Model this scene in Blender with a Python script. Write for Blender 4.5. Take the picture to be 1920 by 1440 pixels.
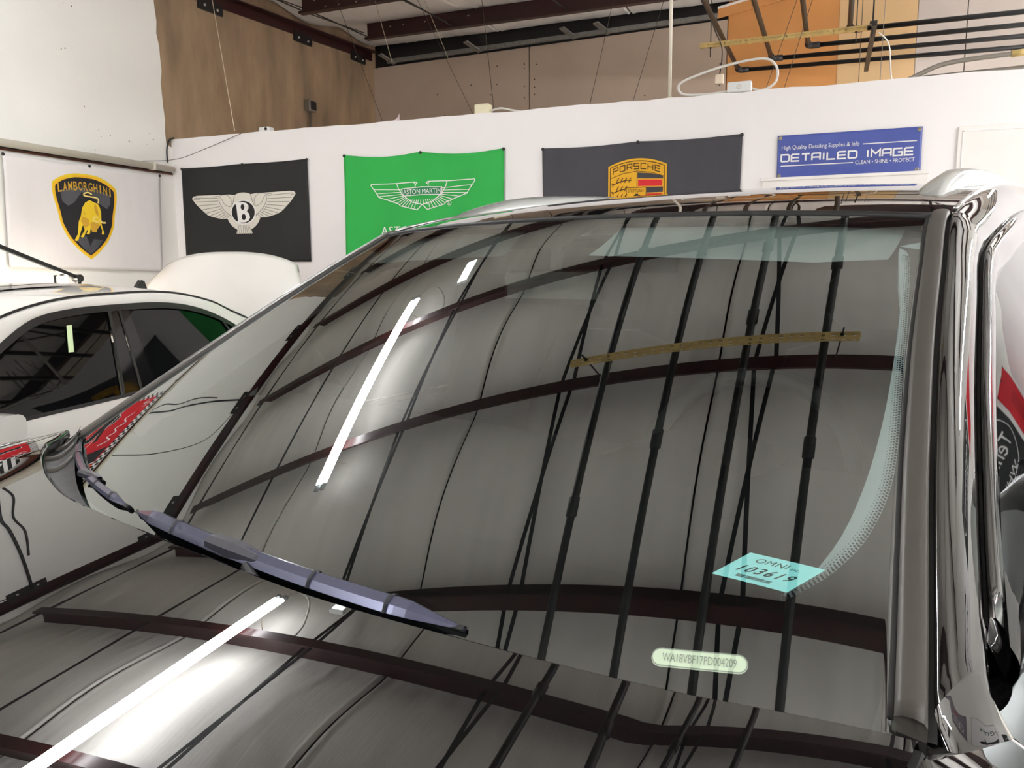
import bpy, math, random
from mathutils import Vector, Matrix
from mathutils.geometry import tessellate_polygon
from mathutils import noise as mnoise

for o in list(bpy.data.objects):
    bpy.data.objects.remove(o)
SC = bpy.context.scene
COL = SC.collection
R = math.radians
CAMZ = 1.5

# ---------------------------------------------------------------- camera
psi, pit, rol = R(21.3), R(8.1), R(-0.4)
fwd = Vector((-math.sin(psi)*math.cos(pit), math.cos(psi)*math.cos(pit), -math.sin(pit)))
rgt = Vector((math.cos(psi), math.sin(psi), 0.0))
upv = rgt.cross(fwd)
r2 = rgt*math.cos(rol) + upv*math.sin(rol)
u2 = upv*math.cos(rol) - rgt*math.sin(rol)
cd = bpy.data.cameras.new('camera')
cd.lens = 1450.0/1920.0*36.0
cd.sensor_width = 36.0
cd.sensor_fit = 'HORIZONTAL'
cd.clip_start = 0.02
cam = bpy.data.objects.new('camera', cd)
COL.objects.link(cam)
M = Matrix((( r2.x, u2.x, -fwd.x, 0), (r2.y, u2.y, -fwd.y, 0), (r2.z, u2.z, -fwd.z, CAMZ), (0, 0, 0, 1)))
cam.matrix_world = M
SC.camera = cam

# ---------------------------------------------------------------- world, exposure
w = bpy.data.worlds.new('world')
SC.world = w
w.use_nodes = True
bg = w.node_tree.nodes['Background']
bg.inputs['Color'].default_value = (0.9, 0.95, 1.0, 1)
bg.inputs['Strength'].default_value = 0.05
vs = SC.view_settings
vs.view_transform = 'Standard'
vs.look = 'None'
vs.gamma = 1.0
vs.use_curve_mapping = False
vs.exposure = 0.0
LAMP_POWER = 168.0       # emission of the ceiling tube lamps

# ---------------------------------------------------------------- helpers
def lin(c):
    return tuple(((x/255.0)/12.92 if x/255.0 <= 0.04045 else ((x/255.0+0.055)/1.055)**2.4) for x in c)

MATS = {}
def pm(name, rgb, rough=0.5, metal=0.0, var=0.06, scale=6.0, bump=0.0, bscale=40.0, stretch=(1, 1, 1),
       coat=0.0, ior=1.5, emit=None, spec=0.5):
    """procedural principled material: base colour modulated by noise, optional noise bump"""
    if name in MATS:
        return MATS[name]
    m = bpy.data.materials.new(name)
    m.use_nodes = True
    nt = m.node_tree
    b = nt.nodes['Principled BSDF']
    c = lin(rgb)
    tc = nt.nodes.new('ShaderNodeTexCoord')
    mp = nt.nodes.new('ShaderNodeMapping')
    mp.inputs['Scale'].default_value = stretch
    nt.links.new(tc.outputs['Object'], mp.inputs['Vector'])
    nz = nt.nodes.new('ShaderNodeTexNoise')
    nz.inputs['Scale'].default_value = scale
    nz.inputs['Detail'].default_value = 4
    nt.links.new(mp.outputs['Vector'], nz.inputs['Vector'])
    cr = nt.nodes.new('ShaderNodeValToRGB')
    cr.color_ramp.elements[0].position = 0.3
    cr.color_ramp.elements[1].position = 0.7
    cr.color_ramp.elements[0].color = tuple(max(0, x*(1-var)) for x in c) + (1,)
    cr.color_ramp.elements[1].color = tuple(min(1, x*(1+var)) for x in c) + (1,)
    nt.links.new(nz.outputs['Fac'], cr.inputs['Fac'])
    nt.links.new(cr.outputs['Color'], b.inputs['Base Color'])
    b.inputs['Roughness'].default_value = rough
    b.inputs['Metallic'].default_value = metal
    b.inputs['IOR'].default_value = ior
    b.inputs['Specular IOR Level'].default_value = spec
    if coat:
        b.inputs['Coat Weight'].default_value = coat
        b.inputs['Coat Roughness'].default_value = 0.02
        b.inputs['Coat IOR'].default_value = ior
    if bump:
        n2 = nt.nodes.new('ShaderNodeTexNoise')
        n2.inputs['Scale'].default_value = bscale
        n2.inputs['Detail'].default_value = 3
        nt.links.new(mp.outputs['Vector'], n2.inputs['Vector'])
        bp = nt.nodes.new('ShaderNodeBump')
        bp.inputs['Strength'].default_value = bump
        bp.inputs['Distance'].default_value = 0.01
        nt.links.new(n2.outputs['Fac'], bp.inputs['Height'])
        nt.links.new(bp.outputs['Normal'], b.inputs['Normal'])
    if emit:
        b.inputs['Emission Color'].default_value = tuple(emit[0]) + (1,)
        b.inputs['Emission Strength'].default_value = emit[1]
    MATS[name] = m
    return m

class MB:
    """collects faces of one mesh"""
    def __init__(s):
        s.v = []; s.f = []
    def add(s, vs, fs):
        n = len(s.v)
        s.v += [tuple(p) for p in vs]
        s.f += [tuple(i+n for i in f) for f in fs]
        return s
    def box(s, x0, x1, y0, y1, z0, z1):
        return s.add([(x0,y0,z0),(x1,y0,z0),(x1,y1,z0),(x0,y1,z0),(x0,y0,z1),(x1,y0,z1),(x1,y1,z1),(x0,y1,z1)],
                     [(0,3,2,1),(4,5,6,7),(0,1,5,4),(1,2,6,5),(2,3,7,6),(3,0,4,7)])
    def bar(s, a, b, w, h, up=(0,0,1)):
        """rectangular bar from a to b"""
        a = Vector(a); b = Vector(b); d = (b-a).normalized()
        u = Vector(up); x = d.cross(u)
        if x.length < 1e-4: x = d.cross(Vector((1,0,0)))
        x.normalize(); y = x.cross(d).normalized()
        vs = []
        for p in (a, b):
            for sx, sy in ((-1,-1),(1,-1),(1,1),(-1,1)):
                vs.append(p + x*(sx*w/2) + y*(sy*h/2))
        return s.add(vs, [(0,1,2,3),(7,6,5,4),(0,4,5,1),(1,5,6,2),(2,6,7,3),(3,7,4,0)])
    def tube(s, path, r, n=10, caps=True):
        P = [Vector(p) for p in path]
        rr = r if isinstance(r, (list, tuple)) else [r]*len(P)
        base = len(s.v)
        prev = None
        for i, p in enumerate(P):
            d = (P[min(i+1, len(P)-1)] - P[max(i-1, 0)])
            if d.length < 1e-9: d = Vector((0,0,1))
            d.normalize()
            if prev is None:
                x = d.cross(Vector((0,0,1)))
                if x.length < 1e-3: x = d.cross(Vector((1,0,0)))
            else:
                x = prev - d*prev.dot(d)
            x.normalize(); prev = x
            y = d.cross(x)
            for k in range(n):
                a = 2*math.pi*k/n
                s.v.append(tuple(p + x*(math.cos(a)*rr[i]) + y*(math.sin(a)*rr[i])))
        for i in range(len(P)-1):
            for k in range(n):
                a = base+i*n+k; b = base+i*n+(k+1) % n
                s.f.append((a, b, b+n, a+n))
        if caps:
            s.f.append(tuple(base+k for k in reversed(range(n))))
            s.f.append(tuple(base+(len(P)-1)*n+k for k in range(n)))
        return s
    def grid(s, nu, nv, fn, flip=False):
        base = len(s.v)
        for j in range(nv+1):
            for i in range(nu+1):
                s.v.append(tuple(fn(i/nu, j/nv)))
        for j in range(nv):
            for i in range(nu):
                a = base+j*(nu+1)+i
                q = (a, a+1, a+nu+2, a+nu+1)
                s.f.append(q[::-1] if flip else q)
        return s
    def loft(s, rows, flip=False, close=False):
        """rows of equal length point lists"""
        n = len(rows[0]); base = len(s.v)
        for r in rows:
            s.v += [tuple(p) for p in r]
        for j in range(len(rows)-1):
            for i in range(n if close else n-1):
                a = base+j*n+i; b = base+j*n+(i+1) % n
                q = (a, b, b+n, a+n)
                s.f.append(q[::-1] if flip else q)
        return s
    def lathe(s, prof, c, axis='x', n=32):
        """prof: (radius, along) pairs"""
        rows = []
        for rad, al in prof:
            row = []
            for k in range(n):
                a = 2*math.pi*k/n
                p = (al, rad*math.cos(a), rad*math.sin(a)) if axis == 'x' else ((rad*math.cos(a), al, rad*math.sin(a)) if axis == 'y' else (rad*math.cos(a), rad*math.sin(a), al))
                row.append((c[0]+p[0], c[1]+p[1], c[2]+p[2]))
            rows.append(row)
        return s.loft(rows, close=True)
    def poly(s, loops, fn):
        """filled 2D polygon with holes, mapped by fn(x, y) -> point"""
        lp = [[Vector((p[0], p[1], 0)) for p in l] for l in loops]
        tri = tessellate_polygon(lp)
        flat = [p for l in loops for p in l]
        return s.add([fn(p[0], p[1]) for p in flat], [tuple(t) for t in tri])
    def slab(s, loop, fa, fb):
        """closed prism between the maps fa (front) and fb (back) of a 2D outline"""
        n = len(loop)
        tri = tessellate_polygon([[Vector((p[0], p[1], 0)) for p in loop]])
        s.add([fa(*p) for p in loop] + [fb(*p) for p in loop],
              [tuple(t) for t in tri] + [tuple(i+n for i in reversed(t)) for t in tri]
              + [(i, (i+1) % n, (i+1) % n+n, i+n) for i in range(n)])
        return s

def origin_of(p):
    o = Vector((0,0,0))
    return o

def obj(name, mb, mat, parent=None, smooth=False, bevel=0, solid=0, **props):
    me = bpy.data.meshes.new(name)
    off = Vector((0,0,0))
    q = parent
    while q is not None:
        if q.get('_world'):
            off += q.location
        q = q.parent
    me.from_pydata([(v[0]-off.x, v[1]-off.y, v[2]-off.z) for v in mb.v], [], mb.f)
    me.validate()
    me.update()
    me.materials.append(mat)
    if smooth:
        for p in me.polygons: p.use_smooth = True
    o = bpy.data.objects.new(name, me)
    COL.objects.link(o)
    o.parent = parent
    if solid:
        md = o.modifiers.new('solid', 'SOLIDIFY'); md.thickness = solid; md.offset = -1
    if bevel:
        md = o.modifiers.new('bevel', 'BEVEL'); md.width = bevel; md.segments = 2; md.limit_method = 'ANGLE'
    for k, v in props.items(): o[k] = v
    return o

def thing(name, label, cat, loc=(0,0,0), group=None, rotz=0.0, world=True):
    """an Empty at the base of a thing; world=True: parts are given in world coordinates"""
    o = bpy.data.objects.new(name, None)
    COL.objects.link(o)
    o.location = loc
    o.rotation_euler = (0, 0, rotz)
    o.empty_display_size = 0.1
    if world: o['_world'] = 1
    o['label'] = label; o['category'] = cat
    if group: o['group'] = group
    return o

def tag(o, label, cat, group=None):
    o['label'] = label; o['category'] = cat
    if group: o['group'] = group
    return o

def struct(name, loc=(0,0,0)):
    o = bpy.data.objects.new(name, None)
    COL.objects.link(o); o.location = loc; o['_world'] = 1; o['kind'] = 'structure'
    return o

def text2d(body, size=1.0, shear=0.0, bold=0.0, space=1.0, sx=1.0):
    """outline text as flat verts/faces, centred on its bounding box"""
    cu = bpy.data.curves.new('t', 'FONT')
    cu.body = body; cu.size = size; cu.shear = shear; cu.offset = bold; cu.space_character = space
    cu.resolution_u = 3; cu.fill_mode = 'FRONT'
    to = bpy.data.objects.new('t', cu)
    COL.objects.link(to)
    dg = bpy.context.evaluated_depsgraph_get()
    me = bpy.data.meshes.new_from_object(to.evaluated_get(dg))
    vs = [(v.co.x*sx, v.co.y) for v in me.vertices]; fs = [tuple(p.vertices) for p in me.polygons]
    bpy.data.objects.remove(to); bpy.data.curves.remove(cu); bpy.data.meshes.remove(me)
    x0 = min(v[0] for v in vs); x1 = max(v[0] for v in vs); y0 = min(v[1] for v in vs); y1 = max(v[1] for v in vs)
    return [(a-(x0+x1)/2, b-(y0+y1)/2) for a, b in vs], fs, x1-x0, y1-y0

def put_text(mb, body, cx, cy, wid, hei, fn, shear=0.0, bold=0.0, space=1.0):
    """text stretched into a wid x hei box centred at cx, cy"""
    vs, fs, w0, h0 = text2d(body, 1.0, shear, bold, space)
    k = len(mb.v)
    mb.v += [tuple(fn(cx+a*wid/w0, cy+b*hei/h0)) for a, b in vs]
    mb.f += [tuple(i+k for i in f) for f in fs]
    return mb

def stroke(mb, pts, wd, fn, closed=False):
    """flat pen stroke of width wd along 2D points"""
    n = len(pts)
    rows = []
    for i in range(n):
        if closed:
            a = Vector(pts[i-1]); c = Vector(pts[(i+1) % n])
        else:
            a = Vector(pts[max(i-1, 0)]); c = Vector(pts[min(i+1, n-1)])
        b = Vector(pts[i])
        d1 = (b-a); d2 = (c-b)
        if d1.length < 1e-9: d1 = d2
        if d2.length < 1e-9: d2 = d1
        d1 = d1.normalized(); d2 = d2.normalized()
        nn = Vector((-(d1.y+d2.y), d1.x+d2.x))
        if nn.length < 1e-6: nn = Vector((-d1.y, d1.x))
        nn.normalize()
        cs = max(0.35, nn.dot(Vector((-d1.y, d1.x))))
        rows.append((b+nn*(wd/2/cs), b-nn*(wd/2/cs)))
    k = len(mb.v)
    for a, b in rows:
        mb.v.append(tuple(fn(a.x, a.y))); mb.v.append(tuple(fn(b.x, b.y)))
    for i in range(n if closed else n-1):
        j = (i+1) % n
        mb.f.append((k+2*i, k+2*i+1, k+2*j+1, k+2*j))
    return mb

def arc(cx, cy, rx, ry, a0, a1, n=16):
    return [(cx+rx*math.cos(R(a0+(a1-a0)*i/n)), cy+ry*math.sin(R(a0+(a1-a0)*i/n))) for i in range(n+1)]

def spl(pts, n=6):
    """Catmull-Rom through points of any dimension"""
    out = []
    m = len(pts)
    for i in range(m-1):
        p0 = pts[max(i-1, 0)]; p1 = pts[i]; p2 = pts[i+1]; p3 = pts[min(i+2, m-1)]
        for k in range(n):
            t = k/n
            out.append(tuple(0.5*((2*b)+(-a+c)*t+(2*a-5*b+4*c-d)*t*t+(-a+3*b-3*c+d)*t**3) for a, b, c, d in zip(p0, p1, p2, p3)))
    out.append(tuple(pts[-1]))
    return out

def itp(x, tab):
    """smooth interpolation in a table of (x, y)"""
    if x <= tab[0][0]: return tab[0][1]
    if x >= tab[-1][0]: return tab[-1][1]
    for i in range(len(tab)-1):
        if tab[i][0] <= x <= tab[i+1][0]:
            h = tab[i+1][0]-tab[i][0]; t = (x-tab[i][0])/h
            def sl(j):
                if j == 0: return (tab[1][1]-tab[0][1])/(tab[1][0]-tab[0][0])
                if j == len(tab)-1: return (tab[j][1]-tab[j-1][1])/(tab[j][0]-tab[j-1][0])
                return (tab[j+1][1]-tab[j-1][1])/(tab[j+1][0]-tab[j-1][0])
            m0 = sl(i)*h; m1 = sl(i+1)*h
            return (2*t**3-3*t*t+1)*tab[i][1]+(t**3-2*t*t+t)*m0+(-2*t**3+3*t*t)*tab[i+1][1]+(t**3-t*t)*m1
# ================================================================ ROOM
XL, XR, YF, YB, YP = -5.85, 4.4, -6.4, 9.8, 6.0
def ZB(y): return 3.86 + 0.064*y          # underside of the purlins (shallow pitched roof)
PUR = [0.816+1.356*k for k in range(-5, 7)]
random.seed(4)

m_floor = pm('floor_epoxy', (212,211,209), 0.35, var=0.12, scale=2.0, bump=0.05, bscale=30)
m_paint = pm('wall_paint_white', (230,227,220), 0.7, var=0.03, scale=1.2, bump=0.12, bscale=60)
m_part = pm('partition_paint', (242,237,235), 0.6, var=0.02, scale=1.0, bump=0.05, bscale=50)
m_trimw = pm('white_trim', (240,234,228), 0.4, var=0.02)
m_conc = pm('brown_concrete', (142,118,92), 0.85, var=0.36, scale=1.5, bump=0.3, bscale=18, stretch=(1,2.2,0.7))
m_board = pm('gypsum_board', (184,164,146), 0.85, var=0.07, scale=1.2, bump=0.04)
m_kraft = pm('kraft_board', (200,138,78), 0.8, var=0.1, scale=1.5)
m_tan = pm('tan_board', (203,168,122), 0.8, var=0.08, scale=1.2)
m_grayb = pm('grey_board', (188,176,166), 0.85, var=0.05, scale=1.0)
m_red = pm('red_oxide_steel', (47,18,18), 0.36, var=0.15, scale=5, bump=0.04)
m_dark = pm('dark_steel', (22,18,18), 0.5, var=0.2)
m_black = pm('black_paint', (10,10,11), 0.45, var=0.2)
m_galv = pm('galvanised', (150,150,146), 0.4, metal=0.8, var=0.15, scale=20)
m_brass = pm('zinc_yellow_strut', (200,172,110), 0.45, metal=0.35, var=0.15, scale=14)
m_bolt = pm('bolt_zinc', (190,186,178), 0.3, metal=0.7)
m_wire = pm('thin_wire', (190,176,150), 0.4, metal=0.4)
m_wired = pm('dark_wire', (52,42,34), 0.6)
m_pvc = pm('pvc_pipe', (222,214,196), 0.35, var=0.05, scale=4)
m_copper = pm('copper_pipe', (120,66,48), 0.35, metal=0.7, var=0.2)
m_cable = pm('white_cable', (220,216,208), 0.4)
m_bcable = pm('black_cable', (18,16,16), 0.5)
m_conduit = pm('conduit_grey', (140,134,124), 0.35, metal=0.6)
m_vinyl = pm('vinyl_insulation', (232,227,220), 0.5, var=0.05, scale=3, bump=0.22, bscale=14, stretch=(3.5,0.3,1))

fl = obj('floor', MB().box(XL-.2, XR+.2, YF-.2, YB+.4, -0.1, 0.0), m_floor, kind='structure')

# left wall: concrete tilt-up slab, painted white in front of the partition
wl = struct('wall_left', (XL, 2, 0))
obj('concrete_slab', MB().box(XL-.2, XL, YF-.2, YB+.4, 0, 5.0), m_conc, wl)
pts = [(YF, 0.02), (6.05, 0.02), (6.05, 2.70)]
z = 2.76
while z < 4.95:
    pts.append((5.925+random.uniform(-.022,.022)+(0.02 if z < 3.2 else 0)-(z-2.8)*.012, z)); z += 0.11
pts += [(5.88, 4.95), (YF, 4.95)]
obj('paint_coat', MB().slab(pts, lambda y, z: (XL+.004, y, z), lambda y, z: (XL-.01, y, z)), m_paint, wl)
# chips in the paint
for (cy, cz, n) in ((4.95,3.75,14),(4.72,3.62,6),(4.9,3.35,8),(4.98,3.08,5),(5.2,2.72,12),(5.75,2.75,8),(5.5,2.7,7)):
    for i in range(n):
        y = cy+random.gauss(0,.045); zz = cz+random.gauss(0,.05); s = random.uniform(.003,.009)
        k = random.randint(4,6)
        lp = [(y+s*random.uniform(.5,1)*math.cos(6.283*j/k), zz+s*random.uniform(.5,1.3)*math.sin(6.283*j/k)) for j in range(k)]
        if i % 3 == 0:
            obj('paint_chip', MB().poly([lp], lambda a, b: (XL+.0055, a, b)), m_conc, wl)
# sloping steel angle bolted along the top of the left wall, with brackets
def za(y): return 3.80 + 0.064*y
mb = MB()
y0, y1 = YF, YB-.05
mb.add([(XL, y0, za(y0)-.005), (XL+.012, y0, za(y0)-.005), (XL+.012, y1, za(y1)-.005), (XL, y1, za(y1)-.005),
        (XL, y0, za(y0)+.10), (XL+.012, y0, za(y0)+.10), (XL+.012, y1, za(y1)+.10), (XL, y1, za(y1)+.10)],
       [(0,3,2,1),(4,5,6,7),(0,1,5,4),(1,2,6,5),(2,3,7,6),(3,0,4,7)])
mb.add([(XL, y0, za(y0)+.10), (XL+.10, y0, za(y0)+.10), (XL+.10, y1, za(y1)+.10), (XL, y1, za(y1)+.10),
        (XL, y0, za(y0)+.112), (XL+.10, y0, za(y0)+.112), (XL+.10, y1, za(y1)+.112), (XL, y1, za(y1)+.112)],
       [(0,3,2,1),(4,5,6,7),(0,1,5,4),(1,2,6,5),(2,3,7,6),(3,0,4,7)])
ang = obj('ledger_angle', mb, m_red, wl)
for y in (0.75, 2.30, 3.75, 5.05, 6.66, 8.2, 9.42):
    br = MB().slab([(y-.20,za(y)-.085),(y+.14,za(y)-.075),(y+.14,za(y)+.03),(y-.20,za(y)+.03)], lambda a,b:(XL+.022,a,b), lambda a,b:(XL,a,b))
    b_ = obj('angle_bracket', br, m_dark, wl)
    for dy in (-.12, .06):
        obj('bolt', MB().lathe([(0,.034),(.012,.034),(.014,.022)], (XL, y+dy, za(y)-.035), 'x', 8), m_bolt, b_, smooth=True)

# partition wall
wb_ = struct('wall_back', (0, YP, 0))
rng = [XL+(XR-XL)*i/60 for i in range(61)]
prof = [(XL,0),(XR,0)]+[(x, 2.807-.006*(x+5.9)*.75+(random.uniform(-.006,.006) if 0<i<60 else 0)) for i,x in reversed(list(enumerate(rng)))]
obj('partition', MB().slab(prof, lambda a,b:(a,YP,b), lambda a,b:(a,YP+.13,b)), m_part, wb_)

# white door casings set into the partition
def casing(n, x0, x1, top, leaf=True):
    d = struct('door_%d' % n, ((x0+x1)/2, YP, 0))
    t = 0.075
    for nm, b in (('casing_side', (x0, x0+t, 0, top-t-.002)), ('casing_side', (x1-t, x1, 0, top-t-.002)), ('casing_head', (x0, x1, top-t, top))):
        obj(nm, MB().box(b[0], b[1], YP-.02, YP, b[2], b[3]), m_trimw, d, bevel=.004)
    obj('casing_lip', MB().box(x0-.006, x1+.006, YP-.03, YP, top-.004, top+.018), m_trimw, d, bevel=.003)
    obj('door_leaf', MB().box(x0+t+.006, x1-t-.006, YP-.008, YP+.0, 0.01, top-t-.008), m_trimw, d, bevel=.002)
    obj('door_knob', MB().lathe([(0,-.075),(.022,-.072),(.03,-.055),(.022,-.035),(.01,-.03),(.01,-.008),(.028,-.006),(.028,0)], (x0+.16, YP, 1.0), 'y', 16), m_galv, d, smooth=True)
casing(1, -.39, .674, 2.15)
d2 = struct('door_2', (1.35, YP, 0))
obj('door_panel', MB().box(.834, 1.75, YP-.014, YP, 0.01, 2.44), m_trimw, d2, bevel=.004)
obj('panel_edge', MB().box(.86, .868, YP-.018, YP-.014, 0.05, 2.41), m_part, d2)
obj('panel_edge', MB().box(.86, 1.72, YP-.018, YP-.014, 2.405, 2.413), m_part, d2)

# far wall of the building behind the partition: boards on a dark wall
wf = struct('wall_far', (0, YB, 0))
obj('backing', MB().box(XL, XR+.2, YB+.05, YB+.25, 0, 5.0), m_dark, wf)
def ft(x): return 4.338+(x+5.8)*.0175
for x0, x1, t0, t1, m in ((-5.85,-3.56,0,0,m_board),(-3.545,-1.09,0,0,m_board),(-1.08,.118,.20,.42,m_kraft),(.125,.90,.42,.5,m_tan),(.905,1.37,.5,.5,m_grayb),(1.38,4.4,.5,.5,m_grayb)):
    obj('wall_board', MB().slab([(x0,0),(x1,0),(x1,ft(x1)+t1),(x0,ft(x0)+t0)], lambda a,b:(a,YB,b), lambda a,b:(a,YB+.04,b)), m, wf)
obj('kraft_patch_edge', MB().slab([(-1.2,ft(-1.2)+.02),(.12,ft(.1)+.20),(.12,ft(.1)+.32),(-1.2,ft(-1.2)+.12)], lambda a,b:(a,YB-.03,b), lambda a,b:(a,YB-.01,b)), m_kraft, wf)
obj('white_edge_strip', MB().slab([(-1.2,ft(-1.2)+.12),(.12,ft(.1)+.32),(.12,ft(.1)+.345),(-1.2,ft(-1.2)+.145)], lambda a,b:(a,YB-.04,b), lambda a,b:(a,YB-.01,b)), m_trimw, wf)
obj('wood_stud_pale', MB().box(.12,.17,YB-.004,YB,0,4.7), m_tan, wf)
# metal header rail above the boards
obj('header_rail', MB().bar((-5.6,YB-.05,ft(-5.6)+.05),(-1.2,YB-.05,ft(-1.2)+.04),.05,.05), m_galv, wf)
for x in (-5.62, -4.35, -3.05, -2.62):
    obj('header_clip', MB().bar((x,YB-.22,ft(x)+.11),(x+.12,YB-.02,ft(x)+.02),.09,.012), m_galv, wf)
for i in range(46):
    x = random.uniform(-5.6,-1.2); z = random.uniform(2.95,4.2)
    if i % 2: x = random.choice((-3.62,-3.48,-1.16)); 
    obj('board_screw', MB().poly([[(x+.009*math.cos(t),z+.009*math.sin(t)) for t in (0,1.05,2.1,3.14,4.2,5.24)]], lambda a,b:(a,YB-.002,b)), m_dark, wf)

# walls outside the view
wr = struct('wall_right', (XR, 0, 0))
obj('slab', MB().box(XR, XR+.2, YF-.2, YB+.4, 0, 5.0), m_paint, wr)
wfr = struct('wall_front', (0, YF, 0))
obj('slab', MB().box(XL-.2, XR+.2, YF-.2, YF, 0, 5.0), m_paint, wfr)

# ceiling: sagging vinyl blanket in strips, purlins, bridging straps
ce = struct('ceiling', (0, 2, 4.2))
obj('roof_deck', MB().add([(XL-.2,YF-.2,ZB(YF)+.45),(XR+.2,YF-.2,ZB(YF)+.45),(XR+.2,YB+.4,ZB(YB)+.45),(XL-.2,YB+.4,ZB(YB)+.45)],[(0,1,2,3)]), m_dark, ce)
SEAMS = [XL, -3.95, -2.23, -.51, 1.21, 2.93, XR]
def blanket(x, y):
    k = (y-PUR[0])/1.356
    fr = k-math.floor(k)
    sag = math.sin(math.pi*fr)**1.4
    z = ZB(y) + .215 - .09*sag
    d = min(fr, 1-fr)*1.356
    wr_ = mnoise.noise(Vector((x*11, y*1.1, 3)))*.6+mnoise.noise(Vector((x*19, y*1.6, 7)))*.4
    patch = max(0.0, mnoise.noise(Vector((x*.9, y*.9, 11)))+.25)
    z += wr_*.026*math.exp(-d/.42)*patch*1.5
    z += mnoise.noise(Vector((x*1.1, y*1.1, 5)))*.018*sag
    return z
for i in range(len(SEAMS)-1):
    a, b = SEAMS[i]+.006, SEAMS[i+1]-.006
    nx = max(8, int((b-a)/.02)); ny = 200
    def fn(u, v, a=a, b=b):
        x = a+(b-a)*u; y = YF+(YB-YF)*v
        e = min(u, 1-u)*(b-a)
        return (x, y, blanket(x, y)-.018*math.exp(-(e/.03)**2)+.03*math.exp(-(e/.012)**2))
    obj('insulation_strip', MB().grid(nx, ny, fn, flip=True), m_vinyl, ce, smooth=True)
# Z purlins
def purlin(y):
    z = ZB(y)
    t = .008
    sec = [(-.075,0),(.0+t,0),(.0+t,.2),(.07,.2),(.07,.2+t),(0,.2+t),(0,t),(-.075+t,t),(-.075+t,.022),(-.075,.022)]
    return MB().slab([(p[0],p[1]) for p in sec], lambda a,b:(XR,y+a,z+b), lambda a,b:(-5.42,y+a,z+b))
for y in PUR:
    p = obj('purlin', purlin(y), m_red, ce)
    if y > 7:
        for i in range(9):
            x = -5.3+random.uniform(0,1.4); zz = ZB(y)+random.choice((.03,.05,.13))
            obj('bolt', MB().box(x,x+.012,y-.006,y,zz,zz+.012), m_bolt, p)
# bridging straps, in pairs that cross between neighbouring purlins
for xs in (-5.4, -4.24, -2.80, -1.46, -.22, 1.15):
    for k in range(3, 11):
        ya, yb = PUR[k], PUR[k+1]
        j = random.uniform(-.02,.02)
        for s in (0, 1):
            e = (k+s) % 2
            za_, zb_ = (.10,.012) if e == 0 else (.012,.10)
            xo = .062 if e == 0 else -.062
            obj('bridging_strap', MB().bar((xs-xo,ya+.008,ZB(ya)+za_),(xs+xo,yb,ZB(yb)+zb_),.026,.003), m_black, ce)
# ================================================================ PIPES, STRUTS, LAMPS, WIRES
# four black sprinkler pipes running back and turning right above the partition
PX = [(-1.094,-.904,9.357,3.655),(-.700,-.535,8.996,3.68),(-.312,-.173,8.645,3.705),(.087,.193,8.244,3.71)]
PN = ['leftmost', 'second from left', 'third from left', 'rightmost']
for i, (xa, xe, ye, zr) in enumerate(PX):
    t = thing('sprinkler_pipe', 'black iron ceiling pipe with elbow, %s of the four above the partition' % PN[i], 'pipe', (xe, ye, 3.734), 'black ceiling pipes')
    x0 = xa-(xe-xa)/(ye-2.0)*8.0
    obj('long_run', MB().tube([(x0,-6.2,3.745),(xa,2.0,3.742),(xe,ye-.05,3.734)], .0225, 14), m_black, t, smooth=True)
    el = [(xe+.05*(1-math.cos(a)), ye-.05+.05*math.sin(a), 3.734) for a in [R(15*k) for k in range(7)]]
    obj('elbow', MB().tube([(xe,ye-.11,3.734)]+el+[(xe+.11,ye,3.734)], .031, 14), m_black, t, smooth=True)
    obj('cross_run', MB().tube([(xe+.05,ye,3.734),(XR-.01,ye,zr)], .0225, 14), m_black, t, smooth=True)
    for yc in ((1.25,3.2),(1.6,3.05),(2.35,3.0),(1.55,2.75))[i]:
        xc = xa+(xe-xa)*(yc-2)/(ye-2)
        obj('coupling', MB().tube([(xc,yc-.055,3.742),(xc,yc-.05,3.742),(xc,yc+.05,3.742),(xc,yc+.055,3.742)], [.024,.031,.031,.024], 14), m_black, t, smooth=True)

def strut(name, label, x0, x1, y, z, m, holes=True):
    t = thing(name, label, 'strut', ((x0+x1)/2, y, z))
    n = int((x1-x0)/.0508)
    st = (x1-x0)/n
    def face(fn):
        mb = MB()
        for i in range(n):
            a = i*st; h0, h1 = a+st*.32, a+st*.68
            w0, w1 = .0135, .0275
            o = [(a,0),(a+st,0),(a+st,.041),(a,.041)]
            hole = [(h0,w0),(h1,w0),(h1,w1),(h0,w1)]
            mb.add([fn(*p) for p in o+hole], [(0,1,5,4),(1,2,6,5),(2,3,7,6),(3,0,4,7)])
        return mb
    obj('perforated_face', face(lambda a,b: (x0+a, y-.0205, z+b)), m, t, solid=.002)
    obj('perforated_base', face(lambda a,b: (x0+a, y-.0205+b, z)), m, t, solid=.002)
    obj('back_web', MB().box(x0, x1, y+.0185, y+.0205, z, z+.041), m, t)
    for x in (x0+.10, x1-.09):
        obj('hanger_rod', MB().tube([(x,y,z-.09),(x,y,ZB(y)+.1)], .005, 6), m_dark, t)
        obj('hex_nut', MB().lathe([(0,0),(.011,0),(.011,.01),(0,.01)], (x,y,z-.012), 'z', 6), m_dark, t)
    return t
strut('strut_channel', 'yellow perforated strut rail hung below the pipes above the car windshield', -1.304, .258, 2.15, 3.66, m_brass)
strut('strut_channel', 'yellow perforated strut rail hung under the pipes behind the white partition', -1.147, .335, 8.04, 3.66, m_brass)
t = thing('strut_channel', 'dark strut channel running front to back under the cross pipes, with drop rods', 'strut', (.39, 8.6, 3.6))
obj('channel', MB().bar((.385,7.834,3.655),(.405,9.45,3.635),.041,.041), m_dark, t)
for y in (7.95, 8.05):
    obj('drop_rod', MB().tube([(.378,y,3.6),(.378,y,4.4)], .005, 6), m_dark, t)
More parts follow.
